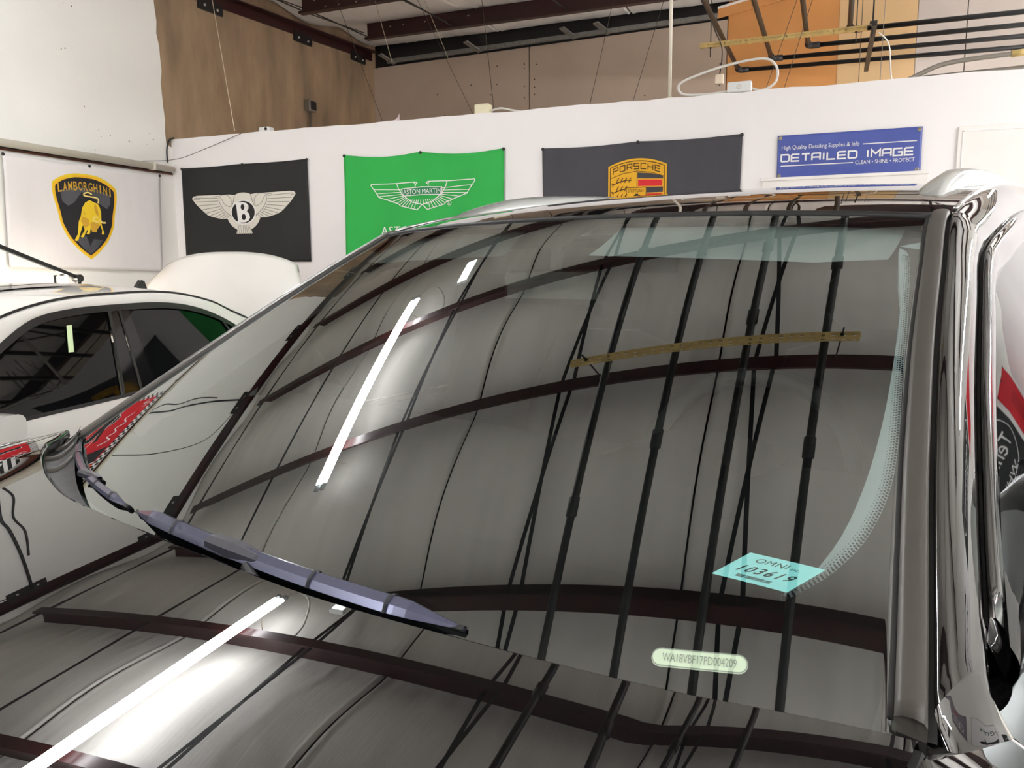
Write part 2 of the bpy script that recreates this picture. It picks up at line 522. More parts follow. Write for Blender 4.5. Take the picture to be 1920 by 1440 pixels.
obj('rod_nut', MB().box(.35,.41,7.91,7.99,3.69,3.70), m_dark, t)

# ---- ceiling lamps
m_lampw = pm('lamp_housing_white', (225,225,222), 0.35)
m_tube = pm('led_tube_glow', (255,255,255), 0.4, emit=((0.955,0.972,1.0), LAMP_POWER*.76))
m_clear = pm('clear_end_cap', (200,205,205), 0.15)
def tube_lamp(label, x, y0, y1, group=None, drop=0.0):
    zc = lambda y: 3.748+.064*y-drop
    t = thing('tube_lamp', label, 'ceiling lamp', (x, (y0+y1)/2, zc((y0+y1)/2)), group)
    def sb(xa, xb, h0, h1, ya, yb):
        return MB().add([(xa,ya,zc(ya)+h0),(xb,ya,zc(ya)+h0),(xb,yb,zc(yb)+h0),(xa,yb,zc(yb)+h0),(xa,ya,zc(ya)+h1),(xb,ya,zc(ya)+h1),(xb,yb,zc(yb)+h1),(xa,yb,zc(yb)+h1)],
                        [(0,3,2,1),(4,5,6,7),(0,1,5,4),(1,2,6,5),(2,3,7,6),(3,0,4,7)])
    obj('housing', sb(x-.013,x+.013,.026,.06,y0,y1), m_lampw, t, bevel=.004)
    for s in (-1, 1):
        obj('led_tube', MB().tube([(x+s*.030,y0+.05,zc(y0)+.018),(x+s*.030,y1-.05,zc(y1)+.018)], .021, 10), m_tube, t, smooth=True)
        for ya, yb in ((y0,y0+.05),(y1-.05,y1)):
            obj('end_cap', MB().tube([(x+s*.030,ya,zc(ya)+.018),(x+s*.030,yb,zc(yb)+.018)], .0225, 10), m_clear, t, smooth=True)
    for y in (y0+.25, y1-.25):
        obj('hanger', MB().tube([(x,y,zc(y)+.07),(x,y,ZB(y)+.1)], .003, 6), m_wire, t)
    return t
lt = tube_lamp('long white twin-tube lamp whose glow streaks across the windshield and hood', -3.316, 1.72, 3.90)
obj('power_cord', MB().tube(spl([(-3.316,3.90,4.03),(-3.25,4.02,4.06),(-3.12,3.95,4.08),(-3.0,3.72,4.12),(-2.98,3.58,4.14)],8), .008, 6), m_cable, lt, smooth=True)
OTHER = [(-3.316,-3.2,-1.0),(3.1,3.2,5.4),(2.9,-2.0,.2),(2.3,-4.2,-2.0),(-.5,-4.4,-2.2),(3.4,6.8,9.0),(2.15,6.5,8.7)]  # unseen lamps added to brighten the ceiling, walls and far boards
OL = ['over the front left of the shop','by the right wall near the partition','near the right wall beside the camera','at the front right of the shop','in the middle of the front of the shop','behind the partition at the far right','behind the partition near the pipes']
for i, (x, a, b) in enumerate(OTHER):
    tube_lamp('unseen white twin-tube lamp added '+OL[i], x, a, b, 'added shop lamps outside the picture', drop=.95)
t = thing('led_flood_panel', 'small square-dotted LED panel on the ceiling near the long tube lamp', 'ceiling lamp', (-2.8, 4.0, 4.05))
obj('panel_housing', MB().box(-2.86,-2.74,3.83,4.21,4.02,4.06), m_lampw, t, bevel=.005)
m_led = pm('led_cell_glow', (255,255,255), 0.4, emit=((0.95,1,1), 6.0))
for i in range(2):
    for j in range(8):
        x = -2.845+i*.05; y = 3.845+j*.045
        obj('led_cell', MB().box(x,x+.042,y,y+.036,4.014,4.02), m_led, t)

# ---- left wall pipes and cables
t = thing('wall_pipe', 'cream plastic pipe running along the white left wall above the flags', 'pipe', (-5.79,3,2.5))
obj('pipe', MB().tube([(-5.80,-6.2,2.515),(-5.80,5.95,2.515)], .030, 16), m_pvc, t, smooth=True)
for y in (.6,2.4,4.2,5.7):
    obj('pipe_clip', MB().box(-5.85,-5.765,y-.012,y+.012,2.48,2.55), m_pvc, t, bevel=.003)
t = thing('copper_line', 'thin brown copper line tucked under the cream wall pipe', 'pipe', (-5.83,3,2.46))
obj('line', MB().tube([(-5.832,-6.0,2.474),(-5.832,2,2.472),(-5.832,5.97,2.474)], .009, 8), m_copper, t, smooth=True)
obj('line_guard', MB().box(-5.844,-5.836,-6.0,5.97,2.478,2.492), m_dark, t)
def cable(name, label, cat, pts, r, m, group=None, n=8):
    return tag(obj(name, MB().tube(spl(pts, n), r, 6), m, None, smooth=True), label, cat, group)
cable('wall_cable', 'black cable drooping down the left wall from the roof angle', 'cable', [(-5.83,3.76,4.02),(-5.83,3.74,3.5),(-5.83,3.70,3.1),(-5.83,3.66,2.9),(-5.83,3.69,2.56)], .012, m_bcable)
cable('wall_cable', 'second black cable beside the drooping one, joining it near the roof', 'cable', [(-5.835,3.80,3.55),(-5.835,3.82,3.2),(-5.835,3.76,2.95),(-5.835,3.80,2.7),(-5.835,3.74,2.56)], .009, m_bcable)
cable('wall_cable', 'thin grey cable crossing the left wall toward the roof angle', 'cable', [(-5.84,3.09,2.56),(-5.84,3.02,3.2),(-5.84,3.16,3.82),(-5.84,3.6,4.02)], .006, m_wired)
cable('corner_cable', 'dark cord looped over the left end of the partition', 'cable', [(-5.80,5.99,2.815),(-5.83,5.96,2.79),(-5.84,5.93,2.70),(-5.83,5.92,2.58)], .008, m_bcable)
cable('corner_string', 'thin dark string from the partition corner down to the cream pipe', 'string', [(-5.0,5.985,2.80),(-5.4,5.97,2.69),(-5.7,5.9,2.60),(-5.81,5.6,2.55)], .0025, m_wired)

# ---- things on top of the partition and on the brown wall
t = thing('junction_box', 'grey round-backed electrical box on the brown concrete wall above the partition', 'electrical box', (-5.8, 8.22, 3.5))
obj('box', MB().box(-5.85,-5.77,8.16,8.30,3.47,3.60), m_conduit, t, bevel=.012)
obj('cover', MB().box(-5.77,-5.762,8.175,8.285,3.485,3.585), m_dark, t, bevel=.006)
obj('conduit', MB().tube([(-5.81,8.22,3.47),(-5.81,8.22,2.8)], .012, 8), m_conduit, t, smooth=True)
t = thing('cable_clamp', 'small white clamp sitting on the partition edge near the left corner', 'clamp', (-4.75,6.05,2.80))
obj('clamp_body', MB().box(-4.81,-4.70,6.0,6.08,2.80,2.845), m_lampw, t, bevel=.008)
obj('clamp_eye', MB().lathe([(.0,-.006),(.014,-.006),(.014,0)], (-4.73,6.0,2.825), 'y', 10), m_dark, t)
t = thing('wall_lantern', 'small cream box light on top of the partition with a pale cord', 'lamp', (-2.59,6.06,2.78))
obj('box', MB().box(-2.665,-2.535,6.02,6.11,2.79,2.875), pm('cream_plastic',(228,220,186),.4), t, bevel=.012)
obj('cord', MB().tube(spl([(-2.53,6.06,2.82),(-2.45,6.07,2.835),(-2.36,6.07,2.815),(-2.27,6.06,2.795)],6), .008, 6), m_cable, t, smooth=True)
t = thing('paper_scrap', 'crumpled pinkish paper scrap on the partition ledge', 'paper', (-3.42,6.05,2.79))
obj('scrap', MB().add([(-3.47,6.04,2.79),(-3.40,6.05,2.80),(-3.36,6.03,2.865),(-3.40,6.06,2.83),(-3.385,6.08,2.80),(-3.44,6.07,2.81),(-3.37,6.045,2.79)],
    [(0,1,3),(1,2,3),(0,3,5),(1,4,3),(3,4,5),(1,6,2),(6,4,3)]), pm('pink_paper',(225,205,205),.7), t)
t = thing('power_strip', 'white outlet box with a looped pale cable on the partition top', 'outlet', (-.58,6.06,2.78))
obj('outlet_box', MB().box(-.66,-.49,6.03,6.10,2.79,2.865), m_lampw, t, bevel=.008)
obj('socket', MB().lathe([(0,-.005),(.016,-.005),(.018,0)], (-.575,6.03,2.828), 'y', 12), m_cable, t, smooth=True)
obj('plug', MB().box(-.75,-.69,6.05,6.09,2.865,2.935), pm('plug_cream',(232,214,190),.5), t, bevel=.008)
obj('loop_cable', MB().tube(spl([(-.50,6.07,2.82),(-.42,6.08,2.80),(-.33,6.06,2.84),(-.32,6.03,2.93),(-.40,6.0,2.995),(-.62,5.99,2.98),(-.86,6.0,2.93),(-1.0,6.02,2.88),(-.98,6.05,2.815),(-.80,6.06,2.80),(-.66,6.07,2.81)],8), .009, 8), m_cable, t, smooth=True)
t = thing('conduit_pole', 'thin white conduit rising from the partition top to the roof', 'pole', (-1.08,6.07,2.78))
obj('pole', MB().tube([(-1.08,6.07,2.79),(-1.09,6.07,4.42)], .013, 10), m_pvc, t, smooth=True)
obj('pole_foot', MB().lathe([(0,.02),(.02,.02),(.03,.0),(0,0)], (-1.08,6.07,2.785), 'z', 12), m_pvc, t, smooth=True)
t = thing('bent_conduit', 'grey bent metal conduit lying along the right end of the partition top', 'pipe', (1.0,6.1,2.78))
obj('tube', MB().tube(spl([(.50,6.10,2.775),(.60,6.10,2.82),(.72,6.10,2.865),(.9,6.1,2.885),(1.3,6.1,2.90),(2.2,6.1,2.93)],8), .016, 10), m_conduit, t, smooth=True)
obj('coupling', MB().tube([(1.12,6.1,2.894),(1.22,6.1,2.898)], .022, 12), m_brass, t, smooth=True)
obj('lower_tube', MB().tube([(.62,6.12,2.80),(2.2,6.12,2.83)], .011, 8), m_conduit, t, smooth=True)
# hanging ceiling wires behind and in front of the partition
def ext(a, b, k0, k1):
    a = Vector(a); b = Vector(b); d = b-a
    return tuple(a-d*k0), tuple(b+d*k1)
WIRES = [(*ext((-5.325,6.08,4.032),(-5.151,6.08,2.851),.3,0),'pale wire hanging in front of the brown wall down to the partition', m_wire, .0035),
 (*ext((-4.344,7.4,4.198),(-4.191,7.4,3.666),.2,.0),'short pale wire crossing the beams near the far left corner', m_wire, .003),
 (*ext((-3.781,7.4,4.185),(-3.553,7.4,3.664),.2,.0),'pale slanted wire crossing the lower red beam above the first board', m_wire, .003),
 (*ext((-3.141,7.4,3.868),(-3.058,7.4,3.123),.5,.2),'dark wire dropping right behind the cream box light', m_wired, .0028),
 (*ext((-3.508,7.4,3.526),(-3.302,7.4,3.127),2.2,.2),'faint dark wire slanting left of the cream box light', m_wired, .0022),
 (*ext((-1.854,7.4,3.998),(-2.071,7.4,3.093),.3,.2),'wire slanting down between the board seam and the white pole', m_wired, .003),
 (*ext((-1.387,7.4,3.939),(-1.656,7.4,3.088),.3,.2),'wire closest to the white pole on its left', m_wired, .003),
 (*ext((-4.421,7.4,3.329),(-4.349,7.4,3.15),6.6,.5),'short dark wire by the brown wall corner above the partition', m_wired, .0025),
 (*ext((-.307,7.4,3.63),(-.463,7.4,3.14),.8,.3),'dark wire in front of the orange board, left one', m_wired, .0028),
 (*ext((-.171,7.4,3.635),(-.309,7.4,3.148),.8,.3),'dark wire in front of the orange board, right one', m_wired, .0028),
 ((.30,8.4,4.5),(.30,8.4,3.0),'straight dark wire through the dark strut on the tan board', m_wired, .0035),
 ((.48,8.1,4.4),(.46,8.0,2.9),'straight bluish wire right of the dark strut', m_conduit, .0035)]
for a, b, lb, m, rad in WIRES:
    tag(obj('hanging_wire', MB().tube([a, b], rad, 5), m), lb, 'wire', 'wires hanging from the roof')
cable('loose_cable', 'loose white cord hanging from the dark strut across the tan board', 'cable', [(.43,8.0,3.62),(.52,8.0,3.5),(.56,8.0,3.2),(.68,8.0,3.0),(.80,7.9,2.85)], .006, m_cable)
cable('loose_cable', 'brown cord sagging from the long strut down to the outlet box', 'cable', [(-1.10,8.0,4.2),(-1.0,7.8,3.8),(-.85,7.2,3.45),(-.78,6.7,3.2),(-.74,6.2,2.93)], .005, m_wired)
# ================================================================ FLAGS AND BANNERS
def flagdisp(a, b, seed, amp):
    return .008 + amp*(.5+.5*mnoise.noise(Vector((a*1.7+b*.9, b*.7-a*.4, seed))) + .35*mnoise.noise(Vector((a*4+b*2.5, b*1.5, seed+9))))
def wallmap(kind, seed, amp, y0=YP, ctr=None):
    def flagdisp(a, b, seed, amp_, full=globals()['flagdisp']):
        if ctr is None: return full(a, b, seed, amp_*.3)
        w_ = max(abs(a-ctr[0])/ctr[2], abs(b-ctr[1])/ctr[3])
        w_ = min(1.0, max(0.0, (w_-.62)/.33)); w_ = w_*w_*(3-2*w_)
        return .009+(full(a, b, seed, amp_)-.009)*(.05+.95*w_)
    if kind == 'back':
        return lambda a, b, off=0.0: (a, y0-flagdisp(a, b, seed, amp)-off, b)
    return lambda a, b, off=0.0: (XL+.004+flagdisp(a, b, seed, amp)+off, a, b)
def fab(name, rgb, var=.06):
    return pm(name, rgb, 0.75, var=var, scale=2.5, bump=0.7, bscale=4.5, stretch=(1.4,1.4,.7))
m_pin = pm('pin_black', (20,18,18), .5)
m_eye = pm('eyelet_brass', (170,160,130), .3, metal=.8)
def flag(label, kind, quad, mat, seed, amp=.012, sag=.018, name='brand_flag', pins=True, y0=YP, eye=False):
    """cloth flag pinned to a wall; quad = TL, TR, BR, BL in wall coordinates"""
    fn = wallmap(kind, seed, amp, y0, ((quad[0][0]+quad[1][0])/2, (quad[0][1]+quad[3][1])/2, abs(quad[1][0]-quad[0][0])/2, abs(quad[0][1]-quad[3][1])/2))
    c = fn((quad[0][0]+quad[1][0])/2, quad[3][1])
    t = thing(name, label, 'flag', c)
    def g(u, v):
        tl, tr, br, bl = quad
        a = (tl[0]*(1-u)+tr[0]*u)*(1-v)+(bl[0]*(1-u)+br[0]*u)*v
        b = (tl[1]*(1-u)+tr[1]*u)*(1-v)+(bl[1]*(1-u)+br[1]*u)*v
        b -= sag*(1-v)*abs(math.sin(2*math.pi*u)) - sag*.6*v*abs(math.sin(math.pi*u))
        return fn(a, b)
    obj('cloth', MB().grid(48, 32, g, flip=(kind == 'back')), mat, t, smooth=True, solid=.0015)
    if pins:
        for u in (.004,.5,.996):
            p = g(u, .008)
            n = (0,-1,0) if kind == 'back' else (1,0,0)
            ax = 'y' if kind == 'back' else 'x'
            sg = -1 if kind == 'back' else 1
            obj('eyelet' if eye else 'pin', MB().lathe([(0,sg*.006),(.012,sg*.006),(.014,0)], p, ax, 10), m_eye if eye else m_pin, t, smooth=True)
    return t, fn

m_cream = pm('print_cream', (226,220,208), .75, var=.02)
m_greyl = pm('print_grey_line', (150,146,136), .75, var=.02)
m_pblack = pm('print_black', (20,18,22), .7, var=.02)
m_white = pm('print_white', (238,236,232), .75, var=.02)
m_yel = pm('print_yellow', (226,190,34), .75, var=.03)
m_amber = pm('print_amber', (228,170,30), .75, var=.03)
m_gold = pm('print_gold', (196,150,40), .75, var=.1, scale=30)
m_pred = pm('print_red', (206,26,36), .7, var=.03)

# ---- black flag with winged disc
t, fn = flag('black flag with silver winged B disc on the white partition, behind the raised trunk lid', 'back',
             [(-5.732,2.527),(-4.284,2.533),(-4.287,1.625),(-5.748,1.63)], fab('flag_black', (30,30,29), .12), 1.0, sag=.006)
def bm(off):
    return lambda dx, dy: fn(-5.022+dx*.000831, 2.09+dy*.000687, off)
emb = obj('winged_emblem', MB().poly([arc(0,5,242,258,0,348,30)], bm(.004)), m_cream, t)
wing = [(105,232),(180,244),(420,246),(640,250),(700,240),(722,214),(700,180),(655,120),(610,75),(560,25),(510,-18),(450,-44),(390,-60),(340,-72),(285,-80),(240,-76),(200,-88),(172,-70),(150,40),(120,150)]
for s in (-1, 1):
    obj('wing', MB().poly([[(s*x, y) for x, y in (wing if s > 0 else wing[::-1])]], bm(.005)), m_cream, emb)
    mb = MB()
    for p, q in (((345,205),(690,222)),((345,165),(668,166)),((335,125),(632,112)),((320,90),(585,55)),((300,60),(530,5)),((280,35),(470,-30)),((262,10),(400,-52)),((242,-10),(345,-62)),((222,-25),(290,-72)),((200,-38),(240,-70))):
        stroke(mb, [(s*p[0],p[1]),(s*q[0],q[1])], 9, bm(.0065))
    stroke(mb, [(s*x,y) for x, y in spl([(700,205),(520,200),(345,228),(330,150),(290,70),(240,10),(180,-40)],5)], 9, bm(.0065))
    stroke(mb, [(s*x,y) for x, y in spl([(330,232),(230,240),(170,190),(160,130),(180,80),(250,110),(290,180),(320,222)],5)], 8, bm(.0065))
    stroke(mb, [(s*x,y) for x, y in spl([(112,228),(130,160),(160,60),(178,-60)],5)], 10, bm(.0065))
    obj('feather_lines', mb, m_greyl, emb)
mb = MB()
for i in range(8):
    x = -84+i*24
    stroke(mb, [(x*.82,-172),(x*1.22,-288)], 7, bm(.0065))
tail = [(-75,-165),(75,-165)]+[(112-(i*14), -282-(10 if i % 2 else 0)) for i in range(17)]
obj('tail_feathers', MB().poly([tail], bm(.0055)), m_cream, emb)
obj('tail_lines', mb, m_greyl, emb)
obj('disc_rim', MB().poly([arc(0,0,178,166,0,348,30)], bm(.007)), m_white, emb)
obj('disc', MB().poly([arc(0,0,160,150,0,348,30)], bm(.008)), m_pblack, emb)
Bo = [(-95,125),(-60,135),(0,135),(50,120),(78,85),(76,45),(52,10),(82,-25),(92,-75),(70,-115),(20,-138),(-60,-138),(-85,-128),(-78,-100),(-85,0),(-90,80),(-100,105)]
obj('letter_b', MB().poly([Bo, arc(-5,68,26,40,0,-340,12), arc(5,-65,30,42,0,-340,12)], bm(.009)), m_white, emb)

# ---- green flag with outlined wings
t, fn = flag('green flag with white outlined wings badge on the partition', 'back',
             [(-3.903,2.542),(-2.385,2.506),(-2.40,1.62),(-3.91,1.62)], fab('flag_green', (40,170,72)), 2.0, amp=.02, sag=.03)
def am(off):
    return lambda dx, dy: fn(-3.142+dx*.000843, 2.165+dy*.000769, off)
mb = MB(); W_ = 9
for s in (-1, 1):
    S = lambda pts: [(s*x, y) for x, y in pts]
    stroke(mb, S([(75,95),(72,118),(52,136),(75,148),(300,142),(582,146),(586,132),(552,84),(515,32),(500,2),(265,-82),(250,-104),(58,-154),(0,-96)]), W_, am(.005))
    stroke(mb, S([(75,95),(70,122),(90,146)]), W_, am(.005))
    for p, q in (((225,70),(556,88)),((235,45),(520,40)),((228,20),(505,8)),((222,2),(420,-28)),((205,-12),(345,-55)),((190,-22),(290,-75)),((172,-30),(262,-95)),((152,-38),(232,-108)),((130,-40),(200,-116)),((106,-40),(165,-126)),((82,-42),(128,-135)),((60,-42),(92,-144)),((38,-43),(60,-100)),((12,-43),(18,-98))):
        stroke(mb, S([p, q]), 7, am(.005))
    stroke(mb, S([(285,144),(268,90),(235,35),(180,-20),(110,-70),(0,-96)]), W_, am(.005))
stroke(mb, [(-225,80),(0,92),(225,80),(225,2),(0,8),(-225,2)], W_, am(.005), closed=True)
badge = obj('wings_outline', mb, m_white, t)
obj('badge_plate', MB().poly([[(-222,78),(0,90),(222,78),(222,4),(0,10),(-222,4)]], am(.004)), pm('print_green_dark',(34,128,80),.75), badge)
mb = MB(); put_text(mb, 'ASTON MARTIN', 0, 44, 425, 52, am(.006)); obj('badge_lettering', mb, m_white, badge)
mb = MB(); put_text(mb, 'ASTON MARTIN', 0, -373, 950, 92, am(.013), space=1.1); obj('lower_lettering', mb, m_white, t)
mb = MB(); stroke(mb, arc(302,-92,22,25,0,345,20), 5, am(.005), closed=True); put_text(mb, 'R', 302, -92, 18, 24, am(.005)); obj('registered_mark', mb, m_white, t)

# ---- charcoal flag with crest
t, fn = flag('charcoal flag with yellow crest, half hidden behind the dark car roof', 'back',
             [(-2.062,2.482),(-.535,2.49),(-.55,1.585),(-2.05,1.585)], fab('flag_charcoal', (62,61,66), .1), 3.0, amp=.018, sag=.012)
def cm(off):
    return lambda dx, dy: fn(-1.30+dx*.000827, 2.362+dy*.000843, off)
def crest(k, top):
    h = [(-272*k,-62-(1-k)*50)]+[(x, -62*(x/272.)**2*1.0+top) for x in [272*k*(-1+i/6) for i in range(13)]]
    half = [(272*k,-330),(255*k,-450),(190*k,-560),(90*k,-625*k-10),(0,-650*k)]
    return h[1:]+half+[(-x,y) for x,y in half[:-1]][::-1]
cr_ = obj('crest', MB().poly([crest(1.0,0)], cm(.004)), m_amber, t)
m_brown = pm('print_brown', (70,40,14), .75)
mb = MB(); stroke(mb, crest(.925,-22), 7, cm(.0055), closed=True)
stroke(mb, [(-250,-168),(-130,-128),(0,-112),(130,-128),(250,-168)], 5, cm(.0055))
stroke(mb, [(0,-112),(0,-255)], 5, cm(.0055)); stroke(mb, [(-100,-470),(-100,-255),(85,-255),(85,-470)], 6, cm(.006))
# antlers
for yy in (-200,-275,-345,-470,-540):
    x1 = -50 if yy > -250 else (-110 if yy > -400 else -60)
    stroke(mb, [(-232,yy-25),(-200,yy-15),(-150,yy+2),(-100,yy+12),(x1,yy+10)], 8, cm(.0058))
    stroke(mb, [(-240,yy-12),(-222,yy-22),(-228,yy-40)], 9, cm(.0058))
    for x in range(-190, x1, 38):
        stroke(mb, [(x,yy-10),(x+6,yy+18),(x+22,yy+34)], 7, cm(.0058))
obj('crest_lines', mb, m_brown, cr_)
mb = MB()
mb.poly([[(4,-125),(130,-136),(240,-165),(240,-188),(4,-176)]], cm(.005)); mb.poly([[(4,-252),(240,-258),(240,-305),(90,-305),(90,-256),(4,-254)]], cm(.005)); mb.poly([[(90,-368),(240,-370),(240,-420),(90,-418)]], cm(.005))
obj('dark_stripes', mb, pm('print_charcoal',(58,56,58),.75), cr_)
mb = MB(); mb.poly([[(10,-186),(232,-196),(232,-250),(10,-244)]], cm(.006)); mb.poly([[(95,-312),(232,-314),(232,-360),(95,-358)]], cm(.006))
obj('red_stripes', mb, m_pred, cr_)
mb = MB(); put_text(mb, 'STUTTGART', -8, -285, 150, 28, cm(.007)); obj('shield_lettering', mb, m_brown, cr_)
horse = [(-30,-330),(-12,-312),(8,-310),(20,-325),(38,-322),(22,-340),(10,-345),(28,-365),(45,-372),(30,-380),(8,-375),(18,-405),(40,-430),(24,-440),(0,-415),(-22,-425),(-40,-450),(-52,-440),(-34,-410),(-48,-385),(-62,-370),(-58,-350),(-42,-360),(-30,-365),(-24,-350),(-45,-345)]
obj('rearing_horse', MB().poly([horse[::-1]], cm(.007)), m_pblack, cr_)
# square-cut lettering along the arc
LT = {'P':[[(0,0),(0,1),(.9,1),(.9,.5),(0,.5)]],'O':[[(0,0),(0,1),(.9,1),(.9,0),(0,0)]],'R':[[(0,0),(0,1),(.9,1),(.9,.5),(0,.5)],[(.5,.5),(.95,0)]],'S':[[(.95,1),(0,1),(0,.5),(.9,.5),(.9,0),(0,0)]],'C':[[(.95,1),(0,1),(0,0),(.95,0)]],'H':[[(0,0),(0,1)],[(.9,0),(.9,1)],[(0,.5),(.9,.5)]],'E':[[(.95,1),(0,1),(0,0),(.95,0)],[(0,.5),(.85,.5)]]}
mb = MB()
for i, ch in enumerate('PORSCHE'):
    x0 = -225+i*65
    for pl in LT[ch]:
        q = []
        for k in range(len(pl)-1):
            for m_ in range(3):
                q.append((pl[k][0]+(pl[k+1][0]-pl[k][0])*m_/3, pl[k][1]+(pl[k+1][1]-pl[k][1])*m_/3))
        q.append(pl[-1])
        pp = [(x0+a*50, -62*((x0+a*50)/272.)**2-92+b*48) for a, b in q]
        stroke(mb, pp, 8, cm(.006))
obj('crest_lettering', mb, m_brown, cr_)

# ---- blue vinyl banner
bq = [(-.294,2.456),(.623,2.458),(.625,2.16),(-.289,2.161)]
fnb = wallmap('back', 4.0, .008, YP, (.165,2.31,.46,.15))
t = thing('vinyl_banner', 'blue vinyl banner with white lettering above the door casing', 'banner', fnb(.16,2.16))
m_blue = pm('banner_blue', (70,84,158), .32, var=.08, scale=3, bump=.15, bscale=14)
obj('vinyl_sheet', MB().grid(60, 20, lambda u, v: fnb(bq[0][0]+(bq[1][0]-bq[0][0])*u+.003*v, 2.457-.297*v), flip=True), m_blue, t, smooth=True, solid=.001)
def dm(off=.003):
    return lambda u, v: fnb(-.294+.917*u, 2.457-.297*v, off)
# v runs downward: flip text
def dtext(body, cu, cv, wu, hv, bold=0.0):
    f = dm()
    mb = MB(); put_text(mb, body, cu, -cv, wu, hv, lambda a, b: f(a, -b), bold=bold); return mb
obj('small_lettering', dtext('High Quality Detailing Supplies & Info', .308, .30, .55, .125), m_white, t)
obj('tagline_lettering', dtext('CLEAN \u2022 SHINE \u2022 PROTECT', .76, .712, .40, .085), m_white, t)
mb = MB(); f = dm()
for u0, u1, v in ((.605,.968,.305),(.03,.545,.71)):
    mb.add([f(u0,v-.011),f(u1,v-.011),f(u1,v+.011),f(u0,v+.011)], [(0,1,2,3)])
obj('rule_lines', mb, m_white, t)
GL = {'D':[[(0,0),(0,1),(.85,1),(1,.85),(1,.15),(.85,0),(0,0)]],'E':[[(1,1),(.12,1),(0,.88),(0,0),(1,0)],[(0,.5),(.95,.5)]],'T':[[(0,1),(1,1)],[(.5,1),(.5,0)]],
 'A':[[(0,0),(0,.85),(.15,1),(1,1),(1,0)],[(0,.42),(1,.42)]],'I':[[(.5,0),(.5,1)]],'L':[[(0,1),(0,0),(1,0)]],'M':[[(0,0),(0,1),(.5,.45),(1,1),(1,0)]],'G':[[(1,1),(.12,1),(0,.88),(0,0),(1,0),(1,.5),(.5,.5)]]}
mb = MB(); u = .032
for ch in 'DETAILED IMAGE':
    if ch == ' ':
        u += .05; obj('headline_word', mb, m_white, t); mb = MB(); continue
    wch = .018 if ch == 'I' else .0575
    for pl in GL[ch]:
        stroke(mb, [((u+a*wch)*.917, (-.605+b*.155)*.297) for a, b in pl], .0105, lambda a, b: f(a/.917, -b/.297))
    u += wch+.0165
obj('headline_word', mb, m_white, t)
for u, v in ((.02,.06),(.98,.06),(.02,.94),(.98,.94)):
    obj('grommet', MB().lathe([(.004,-.003),(.009,-.005),(.013,0)], f(u, v), 'y', 14), m_eye, t, smooth=True)

# ---- white flag with shield on the left wall
t, fnl = flag('white flag with yellow-edged black bull shield on the left wall', 'left',
              [(4.262,2.440),(5.805,2.448),(5.755,1.545),(4.232,1.575)], fab('flag_white', (222,216,213), .03), 5.0, amp=.03, sag=.008)
def lm_(off):
    return lambda dx, dy: fnl(4.984+dx*.000721, 2.364+dy*.000614, off)
half = [(0,0),(150,-8),(300,-58),(415,-135),(438,-190),(436,-300),(412,-430),(385,-560),(368,-680),(325,-790),(285,-870),(230,-950),(120,-1070),(0,-1165)]
def shield(k, dy):
    h = spl([(x*k, (y+560)*(k)-560+dy) for x, y in half], 3)
    return h+[(-x, y) for x, y in h[1:-1]][::-1]
sh = obj('shield', MB().poly([shield(1,0)], lm_(.004)), m_yel, t)
obj('shield_rim', MB().poly([shield(.955,0)], lm_(.0045)), m_amber, sh)
obj('shield_field', MB().poly([shield(.91,0)], lm_(.005)), m_pblack, sh)
m_sg = pm('print_slate', (72,72,76), .7, var=.15, scale=8)
mb = MB()
mb.poly([[(-340,-250),(-150,-190),(150,-190),(340,-250),(330,-380),(280,-450),(170,-380),(60,-250),(-60,-250),(-170,-400),(-250,-450),(-320,-400)]], lm_(.006))
mb.poly([[(-180,-900),(-40,-840),(0,-980),(60,-880),(190,-890),(90,-1010),(0,-1090),(-90,-1010)]], lm_(.006))
obj('shield_sheen_shapes', mb, m_sg, sh)
mb = MB()
vsf = 'LAMBORGHINI'
for i, ch in enumerate(vsf):
    fr = (i-(len(vsf)-1)/2)
    x = fr*68; y = -165-.00042*x*x
    sl = -.00084*x
    v2, f2, w0, h0 = text2d(ch, 1.0, bold=.012)
    k = len(mb.v); m = lm_(.007)
    wd = 18 if ch == 'I' else 54
    mb.v += [tuple(m(x+a*wd/w0, y+b*118/h0+a*wd/w0*sl)) for a, b in v2]
    mb.f += [tuple(j+k for j in ff) for ff in f2]
obj('shield_lettering', mb, m_gold, sh)
B_ = lambda L: [((px-690)+.08*(-(py-190)+.12*(px-690)), -(py-190)+.12*(px-690)) for px, py in L]
bull = MB()
bull.poly([B_([(760,545),(700,575),(655,650),(640,760),(612,830),(606,920),(600,1000),(556,1082),(575,1095),(606,1090),(628,1010),(650,930),(668,880),(690,935),(688,965),(636,1038),(655,1052),(680,1048),(700,1000),(730,945),(735,970),(716,1005),(740,1015),(764,1000),(768,950),(780,940),(795,985),(855,990),(868,930),(905,890),(935,975),(928,1025),(960,1035),(966,1010),(945,960),(925,880),(918,720),(900,650),(870,600),(815,575)])], lm_(.007))
bl = obj('bull', bull, m_yel, sh)
mb = MB()
mb.poly([B_([(650,760),(740,800),(760,880),(700,930),(668,870),(640,830)])], lm_(.0075)); mb.poly([B_([(770,850),(860,850),(905,900),(860,960),(850,992),(795,985),(770,930)])], lm_(.0075))
mb.poly([B_([(830,590),(860,640),(880,720),(880,780),(850,740),(820,650)])], lm_(.0075)); mb.poly([B_([(675,660),(690,720),(715,755),(680,730)])], lm_(.0075))
obj('bull_shading', mb, m_gold, bl)
mb = MB()
stroke(mb, B_(spl([(790,470),(740,440),(690,450),(680,475),(720,490),(800,505),(870,525),(882,565),(870,590)],5)), 18, lm_(.0078))
stroke(mb, B_(spl([(870,790),(825,785),(810,815),(840,845),(880,850)],5)), 22, lm_(.0078)); stroke(mb, B_(spl([(895,810),(930,860),(985,868)],5)), 24, lm_(.0078))
